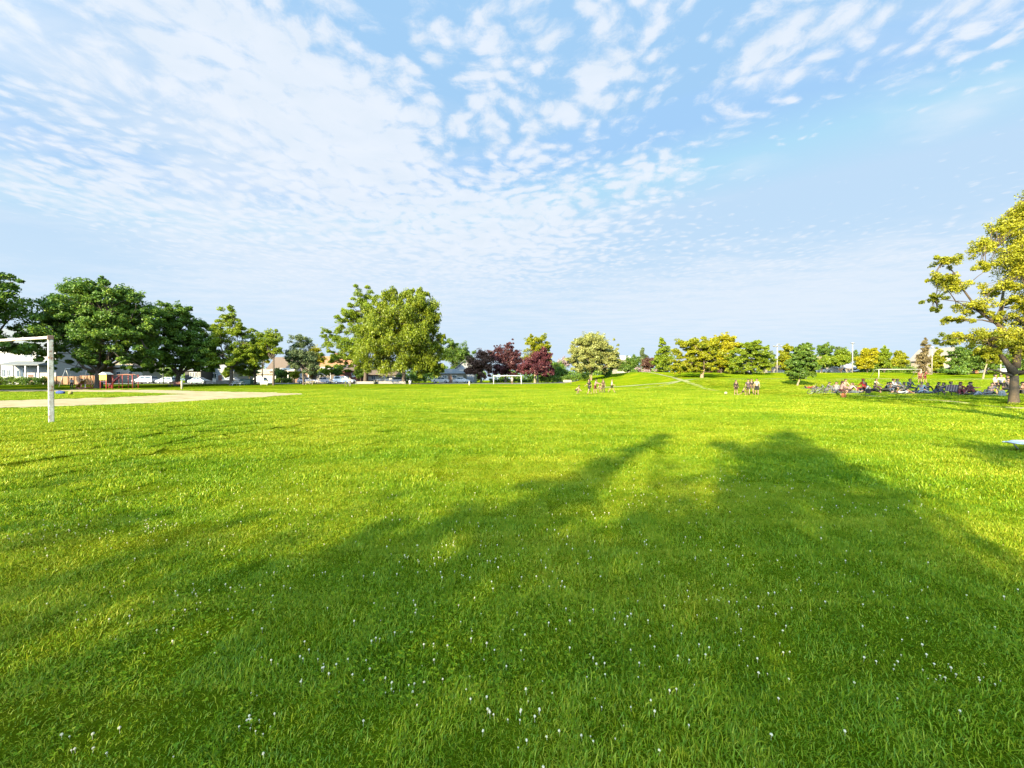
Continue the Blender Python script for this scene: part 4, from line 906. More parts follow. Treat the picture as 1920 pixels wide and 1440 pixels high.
person('small child in dark shorts lunging forward, at the knees of the close pair', 1393, 41, RUN, 50, (.55, .45, .22), (.06, .05, .02), (.10, .08, .04), scale=.62, legs_len='short', shoes=(.55, .5, .3), group=GB)
# far left and far middle
GC = 'people on the far side of the field'
person('goalkeeper in white standing inside the far goal', 960, 84, STAND, 0, (.75, .72, .66), (.65, .62, .56), (.10, .06, .04), legs_len='short', group=GC)
person('adult in a pale shirt on the far grass in front of the white van', 656, 72, STAND, 0, (.62, .60, .50), (.40, .42, .33), (.10, .08, .05), group=GC)
person('small child in yellow-green beside the adult near the white van', 648, 70, WALK, 40, (.35, .42, .06), (.30, .38, .10), (.2, .14, .06), scale=.62, legs_len='short', group=GC)
person('person in black trousers and a white top standing by the playground', 134, 62, STAND, 30, (.62, .60, .58), (.03, .025, .03), (.04, .03, .03), group=GC)
person('child with bare arms among the red climbing bars', 252, 66, REACH, -50, (.60, .45, .38), (.45, .32, .25), (.12, .07, .05), scale=.85, legs_len='short', group=GC)
# crowd on the bank
GD = 'people sitting on the bank'
D = [('person in red lying on a towel behind the young maple trunk', 1521, 46, LIE, 90, (.50, .05, .03), (.45, .35, .25), (.05, .03, .02), 'short'),
     ('person in dark grey sitting behind the parked bicycles', 1550, 38.5, KNEES, 40, (.16, .16, .18), (.22, .23, .22), (.05, .045, .04), 'long'),
     ('person in a light grey shirt sitting up, left part of the crowd', 1564, 39.5, KNEES, 30, (.46, .47, .47), (.38, .40, .40), (.06, .05, .03), 'long'),
     ('person in dark jeans with legs out, behind the dark red top', 1568, 36.5, SIT, -30, (.34, .35, .38), (.10, .12, .14), (.07, .06, .05), 'long'),
     ('woman with maroon-black hair leaning forward in pink, front left of the crowd', 1577, 34, CROSS, 75, (.55, .32, .30), (.10, .02, .02), (.05, .012, .012), 'short'),
     ('person in a tan top sitting at the back, above the pink woman', 1584, 40.5, CROSS, 0, (.55, .45, .28), (.20, .15, .10), (.10, .06, .03), 'long'),
     ('person with dark hair reclining in pale pink', 1592, 36, RECL, -70, (.60, .45, .42), (.10, .06, .06), (.04, .03, .025), 'long'),
     ('person in grey-blue jeans stretched out on the grass left of the red shirt', 1604, 36, LIE, -90, (.50, .52, .48), (.16, .20, .22), (.06, .05, .04), 'long'),
     ('person in a bright red shirt sitting with back turned', 1620, 36.5, CROSS, 180, (.62, .03, .02), (.35, .06, .03), (.22, .05, .03), 'long'),
     ('person with big black hair and white shirt, right of the red shirt', 1633, 36.5, RECL, 80, (.72, .72, .70), (.02, .02, .02), (.015, .015, .015), 'long'),
     ('person in a cream shirt sitting behind the big black hair', 1641, 42, CROSS, 10, (.62, .58, .42), (.2, .18, .12), (.04, .035, .02), 'long'),
     ('person in black lying back with raised head, left of the bank goal', 1653, 36.5, RECL, 60, (.09, .05, .04), (.02, .02, .02), (.05, .025, .02), 'long'),
     ('person with black hair in grey sitting under the left goalpost', 1667, 37, KNEES, -20, (.25, .26, .27), (.45, .45, .45), (.02, .02, .02), 'long'),
     ('person in a white vest sitting cross-legged in front of the bank goal', 1673, 37, CROSS, 20, (.68, .67, .62), (.06, .06, .06), (.07, .03, .03), 'short'),
     ('person in pale khaki sitting highest, inside the bank goal frame', 1677, 42, KNEES, 10, (.55, .52, .38), (.30, .28, .20), (.05, .045, .04), 'long'),
     ('person in checked grey sitting in the middle of the goal frame', 1682, 37.5, CROSS, -30, (.48, .48, .46), (.50, .47, .40), (.10, .08, .06), 'short'),
     ('person in a striped grey shirt sitting up, right half of the goal frame', 1691, 37, KNEES, 0, (.36, .38, .38), (.33, .35, .36), (.12, .11, .09), 'long'),
     ('person in white lying flat in front of the striped grey shirt', 1694, 34.2, LIE, 90, (.74, .75, .74), (.60, .62, .62), (.05, .05, .05), 'short'),
     ('black-haired person in a pale blue top sitting by the right goalpost', 1728, 35.5, SIT, -50, (.45, .54, .62), (.35, .42, .50), (.012, .012, .014), 'long'),
     ('person in navy lying on the white cloth left of the pale blue top', 1719, 34.5, LIE, 80, (.05, .07, .11), (.40, .48, .55), (.03, .03, .03), 'long'),
     ('person in washed blue jeans lying right of the pale blue top', 1744, 34, LIE, -80, (.42, .48, .52), (.16, .22, .26), (.06, .05, .05), 'long'),
     ('person in a navy jacket leaning back with knees up, left of the plaid chair', 1763, 33.5, RECL, -75, (.03, .04, .06), (.035, .05, .08), (.02, .018, .018), 'long'),
     ('red-haired person in a maroon coat sitting right of the plaid chair', 1799, 30.5, KNEES, -35, (.30, .03, .04), (.28, .03, .04), (.28, .08, .04), 'long'),
     ('person in dark maroon sitting behind the maroon coat', 1812, 33, KNEES, 20, (.16, .03, .04), (.20, .04, .05), (.05, .02, .02), 'long'),
     ('big figure in a black hooded top sitting near the big trunk', 1822, 33.5, SIT, 55, (.025, .025, .03), (.03, .03, .035), (.012, .012, .012), 'long'),
     ('person in black and white lying below the black hooded top', 1822, 30.2, LIE, 95, (.06, .07, .07), (.62, .65, .70), (.04, .04, .05), 'long'),
     ('person in navy and white lying out towards the big trunk', 1848, 31, LIE, 90, (.10, .14, .20), (.05, .08, .12), (.05, .05, .05), 'long'),
     ('person in black trousers sitting low, just left of the big trunk', 1886, 29.5, CROSS, 20, (.10, .09, .09), (.04, .04, .04), (.05, .04, .04), 'long'),
     ('person in charcoal lying on the grass between the red shirt and the tan top', 1610, 37.5, RECL, 40, (.05, .05, .06), (.08, .08, .09), (.03, .025, .02), 'long'),
     ('person in black with a dark cap of hair sitting right of the lying black figure', 1659, 37.8, KNEES, 50, (.03, .03, .035), (.04, .04, .05), (.02, .02, .02), 'long'),
     ('person in dark teal sitting between the striped grey shirt and the pale blue top', 1705, 36.2, CROSS, -20, (.03, .08, .09), (.05, .05, .06), (.03, .02, .02), 'long'),
     ('person in a black top lying back left of the washed blue jeans', 1737, 35.8, RECL, -60, (.03, .03, .04), (.10, .12, .16), (.04, .03, .02), 'long'),
     ('person in dark brown hunched behind the navy jacket', 1754, 35, KNEES, 20, (.08, .05, .03), (.05, .04, .04), (.03, .02, .02), 'long'),
     ('person in black behind the plaid chair back', 1785, 33, SIT, 10, (.03, .03, .03), (.05, .05, .06), (.02, .02, .02), 'long'),
     ('person in slate grey stretched out between the hooded figure and the standing three', 1856, 32.8, RECL, -70, (.10, .11, .13), (.06, .07, .09), (.04, .03, .03), 'long'),
     ('person in dark green sitting right of the big trunk', 1913, 30, KNEES, -20, (.06, .07, .06), (.05, .05, .05), (.03, .03, .03), 'long')]
for (lb, px, Y, po, fc, sh, lg, hr, ll) in D:
    person(lb, px, Y, po, fc, sh, lg, hr, legs_len=ll, group=GD, long_hair=('woman' in lb or 'red-haired' in lb), bare=())
GE = 'people standing by the big golden tree'
person('person in a white top and black skirt, leftmost by the big trunk', 1866, 35, STAND, 15, (.74, .68, .64), (.02, .02, .02), (.03, .025, .02), legs_len='short', skirt=True, group=GE)
person('person in a cream blouse and black shorts, second by the big trunk', 1877, 35.5, STAND, -30, (.72, .66, .60), (.025, .022, .022), (.05, .035, .03), legs_len='short', group=GE)
person('person carrying a black bag in a pale top, nearest the big trunk', 1888, 34.5, WALK, 30, (.66, .60, .58), (.03, .03, .03), (.10, .05, .035), legs_len='short', long_hair=True, group=GE)
GF = 'people in red beside the bank goal'
person('shirtless-looking person in dark red by the right post of the bank goal', 1725, 54, STAND, -20, (.42, .12, .10), (.22, .03, .03), (.10, .06, .05), legs_len='knee', group=GF)
person('person in maroon with tan arms, right of the one by the bank goal post', 1734, 54.5, REACH, 30, (.34, .06, .05), (.24, .03, .03), (.08, .05, .04), legs_len='knee', group=GF)

# ------------------------------------------------------------------ things lying on the grass by the crowd
def blanket(label, px, Y, w, d, rz, col):
    x, y, z = at(px, Y); n = 9; V = []; r = np.random.default_rng(int(px)); c, s = math.cos(R(rz)), math.sin(R(rz))
    for i in range(n):
        for j in range(n):
            a, b = (i / (n - 1) - .5) * w, (j / (n - 1) - .5) * d; gx_, gy_ = a * c - b * s, a * s + b * c
            V.append((gx_, gy_, hz(x + gx_, y + gy_) - z + .045 + abs(r.normal(0, .014))))
    T = len(V); V += [(p[0], p[1], p[2] - .012) for p in V]; I = np.arange(T).reshape(n, n)
    f = np.stack([I[:-1, :-1], I[1:, :-1], I[1:, 1:], I[:-1, 1:]], -1).reshape(-1, 4); F2 = np.concatenate([f, f[:, ::-1] + T])
    o = link('blanket', np_mesh('blanket', V, F2), cloth([q * .5 for q in col])); o.location = (x, y, z)
    tag(o, label, 'blanket', 'picnic blankets on the bank')
blanket('pale green picnic towel under the person in red behind the young maple', 1522, 46, 2.2, 1.1, 5, (.45, .50, .38))
blanket('cream blanket under the left part of the crowd', 1566, 37, 2.0, 1.6, 10, (.55, .52, .45))
blanket('dark green blanket under the person in pale pink', 1594, 36, 1.9, 1.3, -5, (.07, .10, .07))
blanket('white cloth spread by the black-haired person in pale blue', 1724, 34.8, 2.1, 1.3, 5, (.66, .68, .70))
blanket('grey-white blanket beneath the person in white lying flat', 1693, 34.6, 1.9, 1.2, 0, (.58, .58, .55))
blanket('light blue-grey mat under the people lying left of the big trunk', 1836, 30.6, 3.0, 1.2, -4, (.50, .55, .60))
def backpack(label, px, Y, col, rz=0, s=1.0):
    x, y, z = at(px, Y); t = thing('backpack', label, 'bag', (x, y, z), R(rz), 'bags on the grass'); t.scale = (s,) * 3
    b = MB(); b.prism([(-.16, 0), (.16, 0), (.17, .30), (.11, .44), (-.11, .44), (-.17, .30)], -.10, .10); b.build('bag_body', cloth(col), t, bevel=.02)
    b = MB(); b.box((0, -.125, .14), (.24, .05, .20)); b.build('front_pocket', cloth([c * .8 for c in col]), t, bevel=.012)
    b = MB(); b.tube([(-.05, .02, .43), (-.03, .02, .50), (.03, .02, .50), (.05, .02, .43)], .012, 6); b.build('handle', cloth((.03, .03, .03)), t)
backpack('orange-red bag on the grass below the pink woman', 1582, 33.2, (.55, .18, .04), 20, .9)
backpack('black bag beside the red-shirted person', 1628, 35.4, (.03, .03, .03), -10)
backpack('maroon bag leaning behind the maroon coat', 1806, 31.8, (.28, .03, .05), 30, 1.2)
backpack('white bag lying in front of the person in black trousers', 1879, 28.8, (.62, .62, .60), 5)
def sport_bag():
    x, y, z = at(113, 46); t = thing('sports_bag', 'blue duffel bag lying on the grass right of the near goalpost', 'bag', (x, y, z), R(8))
    b = MB(); pts = [(-.42, 0, .15), (-.36, 0, .17), (-.1, 0, .2), (.2, 0, .19), (.38, 0, .16), (.44, 0, .13)]; b.tube(pts, [.09, .16, .2, .19, .15, .08], 12); b.build('bag_body', cloth((.04, .11, .42)), t, True)
    b = MB(); b.tube([(-.15, -.15, .26), (-.12, -.1, .42), (.12, -.1, .42), (.15, -.15, .26)], .014, 6); b.build('handle', cloth((.02, .05, .2)), t)
    b = MB(); b.box((0, 0, .395), (.6, .03, .012)); b.build('zip', cloth((.5, .5, .5)), t)
sport_bag()
def ball(label, px, Y, r, col):
    x, y, z = at(px, Y); b = MB(); b.ball((0, 0, 0), r, 20, 14); o = b.build('ball', None, None, True); o.location = (x, y, z + r + .02); o.data.materials.append(cloth(col)); tag(o, label, 'ball')
ball('pale yellow ball on the grass left of the standing four', 1361, 43, .16, (.75, .70, .35))
ball('yellow toy ball on the left lawn right of the blue bag', 132, 43, .2, (.6, .48, .10))

# camp chair
def camp_chair():
    x, y, z = at(1778, 29.6); t = thing('camp_chair', 'plaid folding camp chair with its back to us, in front of the crowd', 'chair', (x, y, z), R(170)); t.scale = (1.5, 1.1, 1.0)
    PL = banded('plaid', (.16, .11, .14), (.42, .36, .38), 0, 9.0, .9, .3)
    b = MB(); b.prism([(-.28, .36), (.28, .36), (.28, .39), (-.28, .39)], -.24, .22); b.build('seat', PL, t)
    b = MB(); b.box((0, .26, .63), (.56, .03, .46), M=Matrix.Rotation(R(-12), 4, 'X')); b.build('backrest', PL, t)
    for sx in (-1, 1):
        for sy in (-1, 1):
            b = MB(); b.tube([(sx * .30, sy * .24, 0), (sx * .27, sy * .22, .37)] + ([(sx * .28, .32, .88)] if sy > 0 else [(sx * .29, -.24, .58)]), .014, 6); b.build('leg', DARKM, t)
        b = MB(); b.box((sx * .30, 0, .59), (.05, .52, .025)); b.build('armrest', cloth((.03, .03, .035)), t, bevel=.008)
camp_chair()

# bicycles
def bicycle(label, loc, rot, frame_mat, group='bicycles lying on the grass'):
    t = thing('bicycle', label, 'bicycle', loc, 0, group, rot=rot)
    hb, bb, st, hd, fa, ra = (.38, 0, .96), (-.12, 0, .29), (-.24, 0, .80), (.36, 0, .72), (.55, 0, .34), (-.55, 0, .34)
    b = MB(); b.tube([bb, st], .017, 8); b.tube([st, (.35, 0, .78)], .017, 8); b.tube([bb, (.37, 0, .66)], .02, 8); b.tube([(.33, 0, .86), (.39, 0, .62)], .022, 8)
    for s in (-1, 1): b.tube([bb, (ra[0], s * .06, ra[2])], .010, 6); b.tube([(st[0] + .02, 0, st[2] - .06), (ra[0], s * .06, ra[2])], .009, 6)
    b.build('frame', frame_mat, t, True)
    b = MB()
    for s in (-1, 1): b.tube([(.385, s * .05, .63), (.43, s * .055, .55), (fa[0], s * .05, fa[2])], .012, 8)
    b.build('fork', frame_mat, t, True)
    for c in (fa, ra):
        w = MB(); w.torus(c, .325, .019, 40, 8); W = w.build('wheel', RUBBER, t, True)
        r_ = MB(); r_.torus(c, .303, .011, 40, 6)
        for k in range(16): a = 2 * PI * k / 16; r_.tube([(c[0], (-.03 if k % 2 else .03), c[2]), (c[0] + .3 * math.cos(a), 0, c[2] + .3 * math.sin(a))], .0016, 4, False)
        r_.build('rim', GREYM, W)
        h_ = MB(); h_.tube([(c[0], -.06, c[2]), (c[0], .06, c[2])], .022, 8); h_.build('hub', GREYM, W)
    b = MB(); b.tube([(.33, 0, .86), (.325, 0, .95), (.38, 0, .99)], .014, 8); b.tube([(.30, -.31, 1.0), (.36, -.22, 1.0), (.385, -.06, .985), (.385, .06, .985), (.36, .22, 1.0), (.30, .31, 1.0)], .012, 8); hbj = b.build('handlebar', GREYM, t, True)
    for s in (-1, 1):
        b = MB(); b.tube([(.30, s * .31, 1.0), (.355, s * .23, 1.0)], .017, 8); b.build('grip', RUBBER, hbj, True)
        b = MB(); b.tube([(bb[0], s * .05, bb[2]), (bb[0] + s * .12, s * .07, bb[2] - s * .12)], .010, 6); b.box((bb[0] + s * .12, s * .12, bb[2] - s * .12), (.09, .08, .02)); b.build('pedal_crank', DARKM, t)
    b = MB(); b.tube([st, (-.27, 0, .92)], .013, 6); b.build('seat_post', GREYM, t)
    b = MB(); b.tube([(-.42, 0, .945), (-.34, 0, .945), (-.24, 0, .94), (-.14, 0, .935)], [.055, .075, .045, .02], 8); sd = b.build('saddle', cloth((.03, .03, .03)), t, True)
    return t
SILVER = plain('silver_frame', (.62, .64, .70), .3, metal=.4, var=.08); PURP = plain('purple_frame', (.20, .17, .30), .35, metal=.3); BLK = plain('black_frame', (.04, .04, .045), .35)
def lounger():
    x, y, z = ground_at(1962, 846); t = thing('folding_lounger', 'low silver folding lounger cut by the right edge, its foot end pointing left', 'lounger', (x, y, z), R(190))
    fab = plain('lounger_fabric', (.78, .79, .86), .6); L = .96
    b = MB(); n = 9
    for s in (-.24, .24): b.tube([(L, s * .55, .215), (.55, s, .225), (-.2, s, .20)], .016, 8)
    b.tube([(L, -.13, .215), (L + .02, 0, .215), (L, .13, .215)], .016, 8); b.build('frame', SILVER, t, True)
    b = MB(); b.prism([(-.2, .205), (.5, .232), (L - .02, .222), (L - .02, .205), (.5, .212), (-.2, .188)], -.21, .21); b.build('seat', fab, t)
    b = MB(); b.add([(-.2, -.22, .20), (-.2, .22, .20), (-.72, .22, .62), (-.72, -.22, .62), (-.2, -.22, .18), (-.2, .22, .18), (-.74, .22, .60), (-.74, -.22, .60)], [(0, 1, 2, 3), (7, 6, 5, 4), (0, 4, 5, 1), (1, 5, 6, 2), (2, 6, 7, 3), (3, 7, 4, 0)]); b.build('backrest', fab, t)
    for xx, dx in ((.62, -.22), (-.25, .2)):
        for s in (-.22, .22): b = MB(); b.tube([(xx, s, .21), (xx + dx, s, .0)], .014, 8); lg = b.build('leg', SILVER, t, True); b = MB(); b.tube([(xx + dx * .88, s, .03), (xx + dx * 1.02, s, -.005)], .020, 8); b.build('foot_cap', RUBBER, lg, True)
lounger()
x, y, z = at(1527, 37.4); bicycle('purple-grey bicycle leaning low, left one of the pair in front of the crowd', (x, y, z + .02), (R(40), 0, R(4)), PURP)
x, y, z = at(1545, 37.0); bicycle('black bicycle leaning low, right one of the pair in front of the crowd', (x, y, z + .02), (R(42), 0, R(176)), BLK)

# ------------------------------------------------------------------ goals
def square_bar(b, p0, p1, w, ref=(0, 0, 1)):
    p0, p1 = Vector(p0), Vector(p1); d = (p1 - p0).normalized(); a = d.cross(Vector(ref)); a = a.normalized() if a.length > 1e-4 else Vector((1, 0, 0)); c = d.cross(a)
    vs = [q + a * (i * w / 2) + c * (j * w / 2) for q in (p0, p1) for i, j in ((-1, -1), (1, -1), (1, 1), (-1, 1))]
    b.add(vs, [(3, 2, 1, 0), (4, 5, 6, 7), (0, 1, 5, 4), (1, 2, 6, 5), (2, 3, 7, 6), (3, 0, 4, 7)])
def worn_paint():
    m, nt, nd, lk = newmat('worn_white_paint'); out = N(nd, 'ShaderNodeOutputMaterial'); b = N(nd, 'ShaderNodeBsdfPrincipled'); b.inputs['Roughness'].default_value = .5
    tc = N(nd, 'ShaderNodeTexCoord'); n1 = N(nd, 'ShaderNodeTexNoise'); n1.inputs['Scale'].default_value = 7; n1.inputs['Detail'].default_value = 8; n1.inputs['Roughness'].default_value = .7; lk.new(tc.outputs['Object'], n1.inputs['Vector'])
    cr = N(nd, 'ShaderNodeValToRGB'); e = cr.color_ramp.elements; e.new(.5); e[0].position = .37; e[0].color = (.20, .09, .05, 1); e[1].position = .45; e[1].color = (.36, .33, .27, 1); e[2].position = .6; e[2].color = (.52, .51, .45, 1)
    lk.new(n1.outputs['Fac'], cr.inputs[0]); lk.new(cr.outputs[0], b.inputs['Base Color']); lk.new(b.outputs[0], out.inputs[0]); return m
WORN = worn_paint(); RUST = plain('rust', (.20, .13, .10), .9, var=.5, scale=14)
def near_goal():
    Y = 11.2; x, y, z = at(95.5, Y); hgt = CAMH - (630 - HZ) / F * Y - z
    ang = math.atan2(.30, -.95); d = Vector((math.cos(ang), math.sin(ang), 0)); back = Vector((-d.y, d.x, 0)) * -1
    t = thing('football_goal', 'near white goal with a rusty crossbar, cut by the left edge', 'goal', (x, y, z), 0, 'football goals')
    for k in (0, 7.32):
        p = d * k; zo = hz(x + p.x, y + p.y) - z
        b = MB(); square_bar(b, (p.x, p.y, zo - .15), (p.x, p.y, hgt - .02), .115, ref=(math.cos(R(52)), math.sin(R(52)), 0)); P = b.build('post', WORN, t, bevel=.014)
        b = MB(); square_bar(b, (p.x, p.y, hgt - .11), (p.x, p.y, hgt + .012), .128, ref=(math.cos(R(52)), math.sin(R(52)), 0)); b.build('corner_bracket', RUST, P, bevel=.01)
    b = MB(); square_bar(b, d * .06 + Vector((0, 0, hgt - .045)), d * 7.26 + Vector((0, 0, hgt - .06)), .075); b.build('crossbar', WORN, t, bevel=.012)
near_goal()
OFFW = plain('off_white_paint', (.55, .53, .44), .5)
def far_goal(label, px, Y, wpx, top_py, ang=0, OFFW=OFFW, rr=.055):
    s = Y / F; x, y, z = at(px, Y); wd = wpx * s; hgt = CAMH - (top_py - HZ) * s - z; r = 0
    t = thing('football_goal', label, 'goal', (x, y, z), R(ang), 'football goals'); r = rr
    for k in (-.5, .5):
        b = MB(); b.tube([(k * wd, 0, -.1), (k * wd, 0, hgt)], r, 8); b.build('post', OFFW, t, True)
        b = MB(); b.tube([(k * wd, 0, hgt), (k * wd, .9, hgt - .05), (k * wd, 2.0, 0)], .035, 6); b.tube([(k * wd, 0, .03), (k * wd, 2.0, .03)], .03, 6); b.build('net_stay', OFFW, t, True)
    b = MB(); b.tube([(-wd / 2 - r, 0, hgt), (wd / 2 + r, 0, hgt)], r, 8); b.build('crossbar', OFFW, t, True)
    b = MB(); b.tube([(-wd / 2, 2.0, .03), (wd / 2, 2.0, .03)], .03, 6); b.build('ground_bar', OFFW, t, True)
far_goal('far white goal in front of the purple plum trees', 951.5, 86, 52, 704.5, 0, plain('bright_white_paint', (.95, .95, .92), .5, var=.05), .085)
far_goal('white goal up on the right bank behind the seated crowd', 1687, 72, 72, 692.5, ang=-6)
# ------------------------------------------------------------------ cars
def car_paint(c): return plain('paint_%02d_%02d_%02d' % tuple(int(x * 100) for x in c), c, .28, var=.05, coat=.6)
def car(label, px, Y, rz, col, kind='sedan', cat='car', group='cars parked along the street'):
    x, y, z = at(px, Y); t = thing('parked_car', label, cat, (x, y, z + .02), R(rz), group); pm = car_paint(col)
    L, W_ = 4.4, 1.76
    if kind == 'sedan':
        low = [(-2.2, .30), (-2.2, .62), (-2.12, .86), (-1.35, .93), (1.05, .92), (1.95, .78), (2.18, .62), (2.2, .30)]; cab = [(-1.55, .92), (-.95, 1.40), (.25, 1.43), (1.15, .91)]
    elif kind == 'hatch':
        low = [(-1.95, .30), (-2.0, .62), (-1.95, .90), (-1.7, .95), (1.05, .95), (1.75, .80), (1.98, .62), (2.0, .30)]; cab = [(-1.85, .94), (-1.55, 1.46), (.2, 1.48), (1.1, .94)]
    else:
        low = [(-2.3, .36), (-2.35, .75), (-2.3, 1.05), (-2.2, 1.08), (1.15, 1.06), (2.05, .92), (2.3, .72), (2.32, .36)]; cab = [(-2.25, 1.07), (-2.1, 1.72), (.35, 1.74), (1.25, 1.05)]
    b = MB(); n = len(low); hw = W_ / 2
    rings = [(-hw, .95), (-hw * .93, 1.0), (hw * .93, 1.0), (hw, .95)]
    vs = []
    for (yy, k) in rings: vs += [(px_ * (1 if abs(yy) < hw * .95 else .985), yy, .30 + (pz - .30) * k) for px_, pz in low]
    fs = [tuple(range(n)), tuple(range(4 * n - 1, 3 * n - 1, -1))]
    for i in range(3): fs += [(i * n + k, (i + 1) * n + k, (i + 1) * n + (k + 1) % n, i * n + (k + 1) % n) for k in range(n)]
    b.add(vs, fs)
    m = len(cab); vs = [(a, s * (hw * .93 if i in (0, 3) else hw * .76), c) for s in (-1, 1) for i, (a, c) in enumerate(cab)]
    b.add(vs, [tuple(range(m)), tuple(range(2 * m - 1, m - 1, -1))] + [(i + m, (i + 1) % m + m, (i + 1) % m, i) for i in range(m)])
    body = b.build('body', pm, t, bevel=.02)
    def lerp(p, q, k): return tuple(p[i] + (q[i] - p[i]) * k for i in range(3))
    for s in (-1, 1):
        P = [(a, s * ((hw * .93 if i in (0, 3) else hw * .76) + .014), c) for i, (a, c) in enumerate(cab)]
        for k0, k1 in ((.10, .50), (.54, .90)):
            q = [lerp(lerp(P[0], P[3], k0), lerp(P[1], P[2], k0), .16), lerp(lerp(P[0], P[3], k1), lerp(P[1], P[2], k1), .16), lerp(lerp(P[0], P[3], k1), lerp(P[1], P[2], k1), .88), lerp(lerp(P[0], P[3], k0), lerp(P[1], P[2], k0), .88)]
            w = MB(); inn = [(a, b_ - s * .02, c) for a, b_, c in q]; w.add(q + inn, [(0, 1, 2, 3), (7, 6, 5, 4), (0, 4, 5, 1), (1, 5, 6, 2), (2, 6, 7, 3), (3, 7, 4, 0)]); w.build('side_window', GLASS, t)
    for nm, i0, i1, off in (('windscreen', 3, 2, .018), ('rear_window', 0, 1, -.018)):
        a0, a1 = cab[i0], cab[i1]; q = []
        for k, wk in ((.12, .86), (.9, .72)):
            xx, zz_ = a0[0] + (a1[0] - a0[0]) * k + off, a0[1] + (a1[1] - a0[1]) * k + .012
            q += [(xx, -hw * wk, zz_), (xx, hw * wk, zz_)]
        w = MB(); inn = [(a - off * 1.6, b_, c - .02) for a, b_, c in q]; w.add(q + inn, [(0, 1, 3, 2), (6, 7, 5, 4), (0, 4, 5, 1), (1, 5, 7, 3), (3, 7, 6, 2), (2, 6, 4, 0)]); w.build(nm, GLASS, t)
    xr, xf = low[0][0], low[-1][0]
    for wx in (xr + .82, xf - .85):
        for s in (-1, 1):
            w = MB(); c = (wx, s * (hw - .10), .31); w.tube([(wx, s * (hw - .22), .31), (wx, s * (hw + .015), .31)], .31, 18); wo = w.build('wheel', RUBBER, t, True)
            r_ = MB(); r_.tube([(wx, s * (hw + .004), .31), (wx, s * (hw + .028), .31)], .19, 14); r_.build('rim', GREYM, wo)
    for s in (-1, 1):
        h = MB(); h.box((xf - .06, s * hw * .72, low[-2][1] - .02), (.16, .34, .13)); h.build('headlight', plain('lamp_glass', (.7, .7, .68), .1), t, bevel=.02)
        h = MB(); h.box((xr + .05, s * hw * .78, low[1][1] + .12), (.14, .26, .16)); h.build('tail_light', plain('tail_red', (.35, .02, .02), .2), t, bevel=.02)
        h = MB(); h.box((cab[3][0] - .25, s * (hw + .07), cab[3][1] + .06), (.12, .16, .11)); h.build('wing_mirror', pm, t, bevel=.02)
    for xx, nm in ((xf + .02, 'front_bumper'), (xr - .02, 'rear_bumper')):
        h = MB(); h.box((xx, 0, .40), (.12, W_ * .93, .16)); h.build(nm, plain('bumper_grey', (.10, .10, .10), .5), t, bevel=.03)
    return t
SY = 87.9
car('lavender-white minivan parked left of the forked maple trunk', 272, SY - .3, 180, (.60, .58, .66), 'van')
car('silver hatchback parked between the minivan and the forked maple trunk', 313, SY, 180, (.45, .50, .55), 'hatch')
car('light blue sedan parked right of the cream bollard', 375, SY, 0, (.42, .55, .62), 'sedan')
car('white estate car parked right of the grey-green bin, behind the tree trunk', 484, 95.5, 180, (.70, .70, .70), 'hatch')
car('dark blue-grey sedan parked behind the open maple trunk', 437, 95.0, 0, (.09, .11, .14), 'sedan')
car('small grey hatchback under the yellow awning near the slide', 577, SY, 0, (.30, .30, .36), 'hatch')
car('pale lavender sedan parked under the slide', 606, SY, 180, (.55, .54, .62), 'sedan')
car('white people carrier left of the ash trunk', 646, SY + .2, 0, (.70, .71, .76), 'van')
car('grey wagon half hidden behind the elm trunk', 744, 96, 180, (.34, .33, .34), 'hatch')
car('silver car parked right of the weeping elm', 866, 99, 0, (.52, .54, .55), 'sedan')
car('cream caravan-like van between ash and elm trunks', 722, 97, 180, (.60, .52, .42), 'van')
car('white sedan facing left at the road right of the elm', 826, 98, 180, (.66, .66, .66), 'sedan', group='cars parked along the street')
GB2 = 'cars parked beyond the right bank'
car('black car with a pale roof seen under the green-gold tree', 1393, 102, 0, (.05, .05, .055), 'hatch', group=GB2)
car('white car parked at the left of the long pale shed', 1540, 104, 0, (.72, .70, .64), 'sedan', group=GB2)
car('white sedan parked right of the long pale shed', 1617, 105, 180, (.72, .71, .66), 'sedan', group=GB2)
car('pale blue van behind the three standing people', 1869, 88, 70, (.40, .44, .52), 'van', group=GB2)

